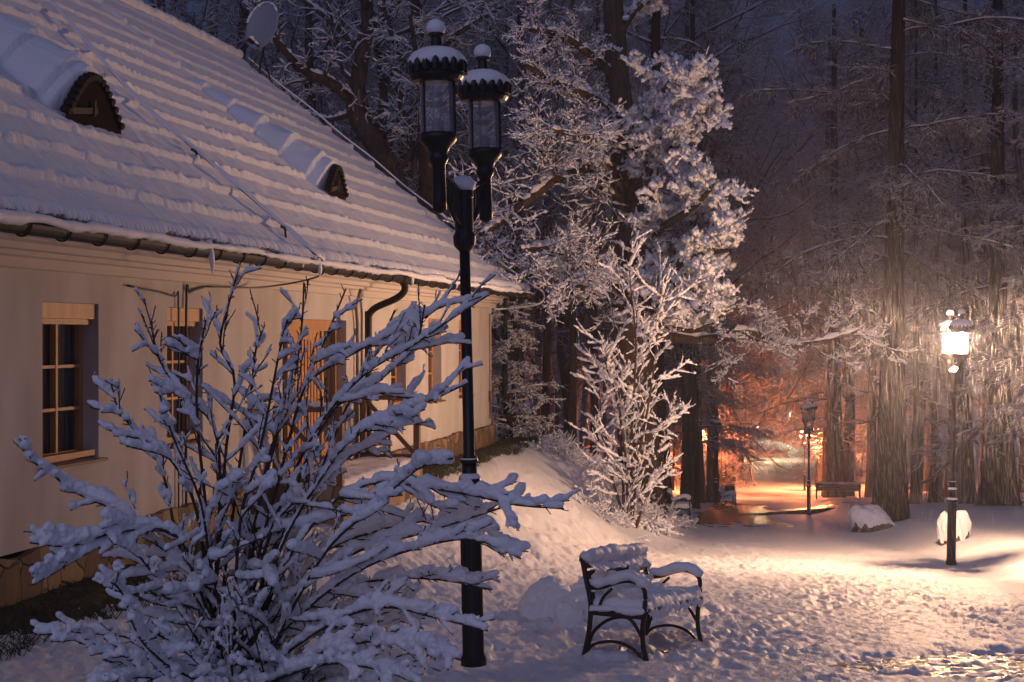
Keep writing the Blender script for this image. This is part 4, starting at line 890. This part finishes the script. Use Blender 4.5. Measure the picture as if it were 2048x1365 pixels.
def giant(x, Y, r0, lab, seed, H=26, n1=26, fol=True, t0=.22, lean=0, ln=(.16, .24), fl_=1):
    rg = np.random.default_rng(seed); X = at(x, Y); g = gz(X, Y); base = np.array([X, Y, g-.3])
    E = empty('giant_conifer', tuple(base), 0, lab, 'tree', 'huge fluted conifers on the right')
    K = 60; z = np.linspace(0, 1, K); nn = 72; a = np.arange(nn)*2*math.pi/nn
    rr = r0*(.46+.54*(fl_*np.exp(-z*H/4.2)+(1-fl_)))*(1-.75*z)+r0*.22*np.exp(-z*H/.8)
    fl = 1+.07*np.sin(a[None]*7+1.5*noise(a[None]*2, z[:, None]*3)+seed)+.05*noise(a[None]*9, z[:, None]*6)+.03*noise(np.cos(a)[None]*14, np.sin(a)[None]*14+z[:, None]*3)
    cxx = lean*z*H; V = np.stack([cxx[:, None]+rr[:, None]*fl*np.cos(a), rr[:, None]*fl*np.sin(a), (z*H)[:, None]+0*fl], -1).reshape(-1, 3)
    mesh_np('trunk', V, gridq(K, nn, True), M['bark_red'], E)
    if fol:
        P0 = np.stack([cxx, 0*z, z*H], -1)[None]; R0 = rr[None]
        P1, R1 = grow(rg, P0, R0, n1, t0, .95, (80, 14), ln, .16, 10, .10, -.55, taper=.3, lnpow=.5)
        R1 = np.clip(R1, .02, .10); P2, R2 = grow(rg, P1, R1, 16, .12, 1, (52, 12), (.14, .30), .4, 6, .1, -.9, planar=.5, taper=.4, lnpow=.3)
        P3, R3 = grow(rg, P2, R2, 12, .08, 1, (46, 10), (.22, .42), .5, 4, .1, -.6, planar=.3, taper=.5)
        R2 = np.clip(R2, .008, .03); R3 = np.clip(R3, .007, .013)
        P4, R4 = grow(rg, P3, R3, 4, .1, 1, (40, 10), (.3, .5), .7, 3, .1, -.5, taper=.6); R4 = np.clip(R4, .005, .010)
        V, Q = merge([tubes(P1, R1, 7), tubes(P2, R2, 4), tubes(P3, R3, 3), tubes(P4, R4, 3)]); mesh_np('branches', V, Q, M['bark'], E)
        V, Q = merge([snow_tubes(rg, P1, R1, 20, .010, 4, maxr=.04), snow_tubes(rg, P2, R2, 8, .007, 3, gap=.3), snow_tubes(rg, P3, R3, 5, .0055, 3, gap=.3), snow_tubes(rg, P4, R4, 3, .005, 3, gap=.3)]); mesh_np('branch_snow', V, Q, M['snow_dimmed'], E)
giant(1778, 37.5, .47, 'giant conifer with a thick fluted trunk rising left of the glowing lamp', 60, n1=64, t0=.27, lean=.018, ln=(.11, .22), fl_=.8)
giant(1995, 50, .70, 'wide dark conifer trunk farthest right behind the lawn', 61, n1=26, t0=.22)
giant(1930, 58, .42, 'dark conifer trunk second from the right behind the lawn', 62, n1=22, t0=.2)
giant(1872, 62, .30, 'dark conifer trunk third from the right behind the lawn', 63, n1=22, t0=.2)
giant(1832, 58, .24, 'slimmer dark conifer trunk close behind the giant trunk', 64, n1=18, t0=.25)
giant(1668, 80, .55, 'huge clustered trunk behind the lone dark bench at the avenue', 65, n1=22, t0=.2, H=28, fl_=.5)
giant(1694, 84, .36, 'leaning trunk beside the clustered trunk behind the lone bench', 66, n1=12, t0=.3, H=28, lean=.03, fl_=.3)
giant(1385, 60, .27, 'dark straight trunk between the lit sapling and the avenue lamps', 67, n1=26, t0=.3, H=26, ln=(.10, .18), fl_=.2)
giant(1312, 45, .33, 'dark trunk directly right behind the lit sapling', 68, n1=20, t0=.3, H=24, ln=(.10, .16), fl_=.3)

# small snow-clad spruce by the house corner
sp = conifer(70, 5.2, .10, n1=60, t0=.03, ln=(.26, .34), droop=-.5, twn=14)
X_ = at(1018, 35); S_ = empty('spruce', (X_, 35, gz(X_, 35)-.2), 0, 'small spruce with snowy drooping boughs behind the house corner', 'tree')
tree_obj('spruce', sp, M['needles'], M['snow'], th=.014, root=S_)

# ---------------------------------------------------------------- lit sapling
def sapling():
    Y = 29.5; rg = np.random.default_rng(80); b = px(1262, 1062, Y); base = np.array([b[0], Y, gz(b[0], Y)-.05])
    E = empty('sapling', tuple(base), 0, 'brightly lit many stemmed sapling coated in snow at the foot of the mound', 'tree')
    T = [[(1248, 1060), (1246, 960), (1240, 860), (1238, 760), (1228, 650), (1218, 560)], [(1265, 1062), (1262, 900), (1268, 780), (1272, 680), (1262, 580), (1258, 530)],
         [(1262, 1062), (1275, 930), (1295, 820), (1310, 720), (1318, 620), (1322, 570)], [(1255, 1060), (1225, 960), (1205, 880), (1200, 800), (1192, 720)],
         [(1270, 1062), (1300, 960), (1330, 860), (1350, 800)], [(1258, 1062), (1250, 900), (1232, 790), (1215, 740), (1205, 700)]]
    m = [resK(px_tube(t, [.035, .028, .022, .014, .008], Y, dY=rg.uniform(-.8, .8)), 14) for t in T]
    P0 = np.concatenate([a for a, _ in m]); R0 = np.concatenate([b for _, b in m])
    P1, R1 = grow(rg, P0, R0, 19, .05, .97, (52, 12), (.15, .33), .6, 8, .12, .5, taper=.4, lnpow=.45)
    P2, R2 = grow(rg, P1, R1, 5, .15, 1, (42, 12), (.25, .5), .7, 5, .14, .45, taper=.5)
    R1 = np.clip(R1, .006, .02); R2 = np.clip(R2, .005, .01)
    V, Q = merge([tubes(P0, R0, 7), tubes(P1, R1, 5), tubes(P2, R2, 4)]); mesh_np('stems', V-base, Q, M['twig'], E)
    V, Q = merge([snow_tubes(rg, P0, R0, 90, .010, 6, gap=.4), snow_tubes(rg, P1, R1, 26, .028, 7, jit=.35, gap=.12, maxr=.045), snow_tubes(rg, P2, R2, 14, .022, 6, jit=.35, gap=.15, maxr=.035)])
    mesh_np('branch_snow', V-base, Q, M['snow'], E)
sapling()

# ---------------------------------------------------------------- foreground bush
def bush():
    rg = np.random.default_rng(90); bx_, by = -1.35, 7.3; base = np.array([bx_, by, gz(bx_, by)])
    E = empty('bush', tuple(base), 0, 'large spreading bush bent under thick snow in front of the house', 'bush')
    r0 = (470, 1530)
    T = [([(425, 1330), (440, 1100), (452, 900), (470, 760), (440, 690), (460, 600), (482, 522)], 7.0), ([(500, 1300), (500, 1100), (560, 850), (590, 750), (604, 650), (608, 565)], 7.2),
         ([(480, 1290), (520, 1100), (560, 950), (600, 800), (650, 680), (692, 578)], 7.0), ([(430, 1330), (415, 1050), (395, 850), (395, 740), (402, 690), (412, 640)], 6.9),
         ([(430, 1320), (440, 1000), (430, 860), (380, 800), (330, 740), (310, 690), (303, 640)], 7.1), ([(430, 1330), (400, 1050), (350, 930), (280, 870), (238, 820), (222, 765)], 7.0),
         ([(440, 1340), (400, 1180), (330, 1100), (250, 1030), (150, 985), (90, 935), (28, 884)], 6.8), ([(420, 1330), (380, 1120), (330, 1060), (230, 1065), (140, 1092), (60, 1086)], 6.6),
         ([(420, 1330), (330, 1180), (250, 1090), (160, 1110), (110, 1145), (66, 1170)], 6.5), ([(480, 1300), (540, 1070), (600, 920), (660, 820), (740, 740), (820, 695), (900, 640), (978, 590)], 6.9),
         ([(480, 1300), (520, 1000), (560, 850), (620, 760), (720, 700), (800, 660), (872, 620), (922, 545)], 7.4), ([(500, 1320), (560, 1100), (640, 960), (700, 880), (780, 835), (860, 802), (935, 767)], 6.7),
         ([(500, 1320), (570, 1120), (650, 920), (700, 800), (755, 700), (790, 620)], 7.6), ([(500, 1340), (540, 1180), (650, 1020), (750, 965), (850, 975), (950, 992), (1030, 1010), (1128, 1018)], 6.8),
         ([(500, 1350), (560, 1220), (700, 1110), (850, 1065), (960, 1030), (1062, 996)], 7.2), ([(500, 1350), (600, 1230), (720, 1140), (850, 1092), (950, 1080), (1042, 1118)], 6.9),
         ([(520, 1370), (640, 1260), (760, 1215), (880, 1238), (975, 1262)], 6.6), ([(510, 1360), (640, 1200), (760, 1160), (880, 1160), (985, 1180)], 7.3),
         ([(520, 1380), (700, 1290), (820, 1290), (920, 1320)], 6.3), ([(500, 1400), (640, 1330), (760, 1340), (840, 1370)], 6.0), ([(470, 1400), (380, 1300), (300, 1260), (240, 1180), (222, 1165)], 6.4),
         ([(460, 1400), (350, 1340), (290, 1290), (262, 1240)], 6.1), ([(500, 1350), (620, 1130), (760, 1060), (900, 1040), (1000, 1060)], 7.6), ([(440, 1330), (470, 1000), (500, 800), (512, 700), (530, 650)], 7.5),
         ([(480, 1330), (600, 1000), (720, 900), (790, 850), (830, 760)], 7.9), ([(470, 1340), (480, 1050), (520, 900), (560, 700), (575, 640)], 6.6), ([(440, 1340), (360, 1100), (330, 960), (300, 900), (255, 865)], 7.4),
         ([(520, 1350), (640, 1120), (740, 1020), (820, 950), (850, 930)], 6.5), ([(460, 1340), (420, 1120), (400, 1000), (345, 870), (320, 790)], 6.5), ([(480, 1300), (640, 860), (760, 760), (830, 690), (850, 610)], 7.3)]
    m = []
    for pts, Yt in T:
        n = len(pts)+1; pp = [r0]+list(pts); P = []
        rx = rg.normal(0, 40)
        for k, (a, b) in enumerate(pp):
            w = k/(n-1); Yk = 7.3+(Yt-7.3)*w**1.2+rg.normal(0, .03)*(0 < k < n-1); P.append(px(a+(rx if k == 0 else 0), b, Yk))
        P = smooth_path(P, 5)
        rr = np.interp(np.linspace(0, 1, len(P)), [0, .3, 1], [.013, .009, .0042]); m.append(resK((P[None], rr[None]), 26))
    P0 = np.concatenate([a for a, _ in m]); R0 = np.concatenate([b for _, b in m])
    # extra stems filling the lower body
    n = 96; az = rg.uniform(0, 2*math.pi, n); el = R(1)*rg.uniform(16, 60, n); L = rg.uniform(.9, 1.5, n)
    Pe = np.zeros((n, 26, 3)); d = np.stack([np.cos(az)*np.cos(el), .6*np.sin(az)*np.cos(el), np.sin(el)], -1)
    Pe[:, 0] = base+np.array([0, 0, -.1])+rg.normal(0, .06, (n, 3))*np.array([1, 1, 0])
    for k in range(1, 26):
        d = d+.07*rg.standard_normal((n, 3))+np.array([0, 0, -.028]); d /= np.linalg.norm(d, axis=1, keepdims=True); Pe[:, k] = Pe[:, k-1]+d*(L/25)[:, None]
    P0 = np.concatenate([P0, Pe]); R0 = np.concatenate([R0, np.linspace(.011, .004, 26)[None]*np.ones((n, 1))])
    P1, R1 = grow(rg, P0, R0, 11, .26, .93, (32, 9), (.06, .16), .7, 8, .06, .10, taper=.5, lnpow=.45)
    P2, R2 = grow(rg, P1, R1, 2, .2, .9, (34, 10), (.3, .5), .75, 5, .1, .1, taper=.6)
    P5, R5 = grow(rg, P0, R0, 7, .06, .42, (58, 14), (.10, .22), .6, 8, .08, .1, planar=.4, taper=.5); P1 = np.concatenate([P1, P5]); R1 = np.concatenate([R1, R5])
    P3, R3 = grow(rg, np.concatenate([P0]), R0, 26, .25, 1, (45, 12), (.008, .02), .7, 3, .1, .2, taper=.5)
    P4, R4 = grow(rg, P1, R1, 8, .1, 1, (45, 12), (.04, .09), .8, 3, .1, .2, taper=.6)
    R1 = np.clip(R1, .0034, .0065); R2 = np.clip(R2, .0028, .0045); R3 = np.clip(R3, .0022, .0032); R4 = np.clip(R4, .002, .003)
    V, Q = merge([tubes(P0, R0, 7), tubes(P1, R1, 5), tubes(P2, R2, 4), tubes(P3, R3, 4), tubes(P4, R4, 4)]); mesh_np('stems', V-base, Q, M['twig'], E)
    # snow: lumpy cushions along the branches, fused by a voxel remesh
    def cush(P, Rr, K2, th, seed):
        P, Rr = resamp(P, Rr, K2); T = np.gradient(P, axis=1); T /= np.linalg.norm(T, axis=-1, keepdims=True)+1e-9
        N = len(P); hor = np.sqrt(np.clip(1-T[..., 2]**2, 0, 1)); arc = np.linspace(0, 1, K2)[None]
        pid = np.arange(N)[:, None]*7.7+seed; big = noise(pid+P[..., 0]*7, P[..., 2]*7)*.55+noise(pid+P[..., 0]*22, P[..., 2]*22)*.45
        s = th*(np.clip(hor*1.5-.36, .10, 1.05))*(1+1.0*big); s = np.where(big < -.62, .002, s)
        tip = np.clip((1-arc)/.06, 0, 1); s = s*(.45+.55*np.sqrt(tip)); s = s*sm(0, .12, arc+.02)*(1-.12*arc)*(1-.28*sm(-.9, .4, P[..., 2]))
        C = P.copy(); C[..., 2] += s*.98+Rr*.3
        V, Q = tubes(C, np.clip(s, .0025, None), 8); n_ = N; K_ = K2
        caps0 = (np.arange(8)[::-1][None]+(np.arange(n_)*K_*8)[:, None]); caps1 = (np.arange(8)[None]+((np.arange(n_)*K_+K_-1)*8)[:, None])
        V = V+.22*np.repeat(s.reshape(-1), 8)[:, None]*np.stack([noise(V[:, 0]*60, V[:, 1]*60, V[:, 2]*60), noise(V[:, 0]*60+9, V[:, 1]*60, V[:, 2]*60), noise(V[:, 0]*60, V[:, 1]*60+5, V[:, 2]*60)], -1)
        return V, Q, np.concatenate([caps0, caps1])
    parts = [cush(P0, R0, 130, .027, 0), cush(P1, R1, 40, .0225, 50), cush(P2, R2, 16, .016, 99)]
    V = np.concatenate([p[0] for p in parts]); o = 0; Q = []; C = []
    for v, q, c in parts: Q.append(q+o); C.append(c+o); o += len(v)
    ob = mesh_np('snow_cover', V-base, [np.concatenate(Q), np.concatenate(C)], M['snow'], E)
    rm = ob.modifiers.new('remesh', 'REMESH'); rm.mode = 'VOXEL'; rm.voxel_size = .0062; rm.use_smooth_shade = True
    tx = bpy.data.textures.new('fluff', 'CLOUDS'); tx.noise_scale = .025; tx.noise_depth = 1
    dm = ob.modifiers.new('fluff', 'DISPLACE'); dm.texture = tx; dm.strength = .009; dm.mid_level = .5; dm.texture_coords = 'LOCAL'
bush()

# ---------------------------------------------------------------- low plants, bits
def tufts(name, pts, h, mt, snow=False):
    P = []; Rr = []
    for x, y in pts:
        for k in range(7):
            a = rng.uniform(0, 6.28); l = h*rng.uniform(.5, 1.2); b = np.array([x+rng.normal(0, .03), y+rng.normal(0, .03), gz(x, y)-.02]); d = np.array([math.cos(a)*.6, math.sin(a)*.6, 1])
            P.append([b, b+d*l*.5, b+d*l*.8+np.array([math.cos(a), math.sin(a), .1])*l*.25]); Rr.append([.005, .004, .002])
    V, Q = tubes(np.array(P), np.array(Rr), 3); o = mesh_np(name, V, Q, mt); return o
pts = []
for _ in range(700):
    Y = rng.uniform(22, 34); u = rng.uniform(.08, .75)**1; X = (u-WD+Y*sn)/cs; pts.append((X, Y))
for _ in range(500):
    Y = rng.uniform(9, 14.5); u = rng.uniform(.05, 1.1); pts.append(((u-WD+Y*sn)/cs, Y))
tag(tufts('grass', pts, .13, M['grass']), 'dark grass showing through beside the stone base of the house', 'grass', kind='stuff')
def soil():
    Yr = np.linspace(6, 33, 260); uu = np.linspace(-.05, 1, 14); Yg, U = np.meshgrid(Yr, uu, indexing='ij')
    wv = (.75+.35*noise(Yg*1.3, Yg*0)+.12*noise(Yg*6, U))*(1-.55*sm(14, 20, Yg)); u = -.05+(wv+.05)*((U+.05)/1.05); X = (u-WD+Yg*sn)/cs
    z = ground_z(X, Yg)+.05-.09*sm(.7, 1, (U+.05)/1.05)+.015*noise(X*9, Yg*9)
    tag(mesh_np('soil', np.stack([X, Yg, z], -1).reshape(-1, 3), gridq(260, 14)[:, ::-1], M['soil']), kind='structure')
soil()
def crest_scrub():
    rg = np.random.default_rng(101); n = 420
    Y = rg.uniform(24, 36, n); u = np.clip(1.0+(Y-24)*.13+rg.normal(0, .35, n), .6, 4); sel = rg.random(n) < .85
    s = rg.random(n); Y = np.where(s < .75, rg.uniform(31, 36.5, n), rg.uniform(28, 33, n)); u = np.where(s < .75, rg.uniform(.8, 3.8, n), rg.uniform(2.3, 3.4, n)); X = (u-WD+Y*sn)/cs
    b = np.stack([X, Y, ground_z(X, Y)-.03], -1); P = np.zeros((n, 4, 3)); P[:, 0] = b; d = rg.standard_normal((n, 3))*.5+np.array([0, 0, .9]); d /= np.linalg.norm(d, axis=1, keepdims=True)
    for k in range(1, 4): P[:, k] = P[:, k-1]+d*.10; d = d+rg.standard_normal((n, 3))*.2
    Rr = np.ones((n, 4))*.006; P1, R1 = grow(rg, P, Rr, 5, .2, 1, (45, 15), (.4, .8), .8, 3, .2)
    E = empty('ground_cover', (0, 0, 0)); tag(E, 'low snow dusted scrub on the crest of the mound', 'ground cover', kind='stuff')
    V, Q = merge([tubes(P, Rr, 3), tubes(P1, R1, 3)]); o1 = mesh_np('scrub', V, Q, M['twig'], E); V, Q = merge([snow_tubes(rg, P, Rr, 6, .02, 4), snow_tubes(rg, P1, R1, 5, .02, 4)]); o2 = mesh_np('scrub_snow', V, Q, M['snow'], E)
    for o in (o1, o2): o['kind'] = 'stuff'
crest_scrub()
# arborvitae sprig at sapling's right foot
def low_bush():
    rg = np.random.default_rng(111); X, Y = at(1300, 30), 30; base = np.array([X, Y, gz(X, Y)]); E = empty('low_bush', tuple(base), 0, 'low drooping snow covered bush at the right foot of the sapling', 'bush')
    n = 16; P = np.zeros((n, 8, 3)); az = rg.uniform(0, 6.28, n); d = np.stack([np.cos(az)*.8, np.sin(az)*.8, np.ones(n)*.7], -1)
    for k in range(1, 8): P[:, k] = P[:, k-1]+d*.085; d[:, 2] -= .28
    Rr = np.ones((n, 8))*.008; P1, R1 = grow(rg, P, Rr, 9, .2, 1, (45, 15), (.2, .4), .7, 4, .2, -.4)
    V, Q = merge([tubes(P, Rr, 4), tubes(P1, R1, 3)]); mesh_np('stems', V, Q, M['needles'], E); V, Q = merge([snow_tubes(rg, P, Rr, 16, .03, 6), snow_tubes(rg, P1, R1, 6, .028, 5)]); mesh_np('branch_snow', V, Q, M['snow'], E)
low_bush()
# bin, fence, small avenue tree
X, Y = at(1459, 72), 72; B = empty('litter_bin', (X, Y, gz(X, Y)), 0, 'dark litter bin behind the benches left of the wet paving', 'bin')
MB().lathe([(.2, .1), (.24, .12), (.26, .85), (.24, .87)], 16).tube([(0, 0, 0), (0, 0, .12)], .05, 6).build('bin_body', M['bin'], B); MB().lathe([(.25, .872), (.24, .91), (.1, .95)], 16).build('lid_snow', M['snow'], B, True)
def fence():
    Y = 196; x0, x1 = at(1500, Y), at(1640, Y); E = empty('fence', (x0, Y, gz(x0, Y)), 0, 'low railing fence across the far end of the avenue', 'fence')
    n = 9
    for k in range(n):
        x = x0+(x1-x0)*k/(n-1); g = gz(x, Y)-gz(x0, Y); MB().box((x-x0, 0, g+.55), (.12, .12, 1.3)).build('post', M['iron'], E)
        if k < n-1:
            xb = x0+(x1-x0)*(k+1)/(n-1); gb = gz(xb, Y)-gz(x0, Y)
            for h in (.45, 1.05): MB().bar((x-x0+.06, 0, g+h), (xb-x0-.06, 0, gb+h), .06, .07).build('rail', M['iron'], E)
fence()

# ---------------------------------------------------------------- falling snow
def snowfall():
    rg = np.random.default_rng(120); n = 13000
    Y = rg.uniform(16, 34, n); X = np.clip(rg.normal(.29, .085, n), .04, .42)*Y; Z = rg.uniform(-3.8, 4.0, n)
    n2 = 17000; q = rg.normal(0, 1, (n2, 3))*np.array([1.7, 2.0, 1.6]); q = q[np.linalg.norm(q, axis=1) > 1.2]+np.array([7.05, 22.9, -.2]); n3 = 7000
    q3 = np.stack([rg.uniform(.08, .36, n3), rg.uniform(34, 56, n3), rg.uniform(-5, 3, n3)], -1); q3[:, 0] *= q3[:, 1]
    C = np.concatenate([np.stack([X, Y, Z], -1), q, q3]); m = len(C); l = rg.uniform(.03, .11, m); r = rg.uniform(.00026, .0006, m)*(1+.6*(rg.random(m) < .04))  # flakes stretched into slivers, the streaks of a long exposure put into the shape
    d = np.stack([.05+.02*rg.standard_normal(m), .02*rg.standard_normal(m), -np.ones(m)], -1)
    P = C[:, None]+np.linspace(-1, 1, 3)[None, :, None]*(d*l[:, None])[:, None]; Rr = r[:, None]*np.array([.3, 1, .3])[None]
    V, Q = tubes(P, Rr, 3); tag(mesh_np('falling_snow', V, Q, M['flake']), 'fine streaked falling snow catching the light around the glowing lamp', 'snowfall', kind='stuff')
snowfall()
# ---------------------------------------------------------------- haze
def haze():
    o = MB().bx((-260, -12, -60), (260, 445, 75)).build('haze', None); m = bpy.data.materials.new('haze'); m.use_nodes = True; t = m.node_tree; t.nodes.clear()
    out = t.nodes.new('ShaderNodeOutputMaterial'); v = t.nodes.new('ShaderNodeVolumePrincipled'); v.inputs['Color'].default_value = (.70, .78, 1.0, 1); v.inputs['Density'].default_value = .0025; v.inputs['Anisotropy'].default_value = .55
    t.links.new(v.outputs[0], out.inputs['Volume']); o.data.materials.append(m); tag(o, 'thin misty evening air between the trees', 'haze', kind='stuff')
haze()

# ---------------------------------------------------------------- labels that tell the look-alikes apart
def order_labels():
    sets = {}
    for o in bpy.data.objects:
        if o.parent is None and 'category' in o and 'label' in o: sets.setdefault(o['label'], []).append(o)
    w = 'first second third fourth fifth sixth seventh eighth ninth tenth eleventh twelfth thirteenth fourteenth fifteenth sixteenth seventeenth eighteenth nineteenth twentieth'.split()
    wood = []
    for lab, os_ in sets.items():
        if len(os_) < 2: continue
        os_.sort(key=lambda o: o.location.x/o.location.y)
        if lab == WL: wood = os_; continue
        for i, o in enumerate(os_):
            if i < len(w): o['label'] = (lab.replace('snow dusted bare tree lit orange', 'snowy tree lit orange') + ', ' + w[i] + ' from the left')
    roof = [o for o in wood if CX+F*o.location.x/o.location.y < 1000]
    for i, o in enumerate(roof): o['label'] = 'snow dusted bare tree in the wood above the roof, ' + w[min(i, 19)] + ' from the left'
    for o in roof: o['group'] = 'trees above the roof'
order_labels()
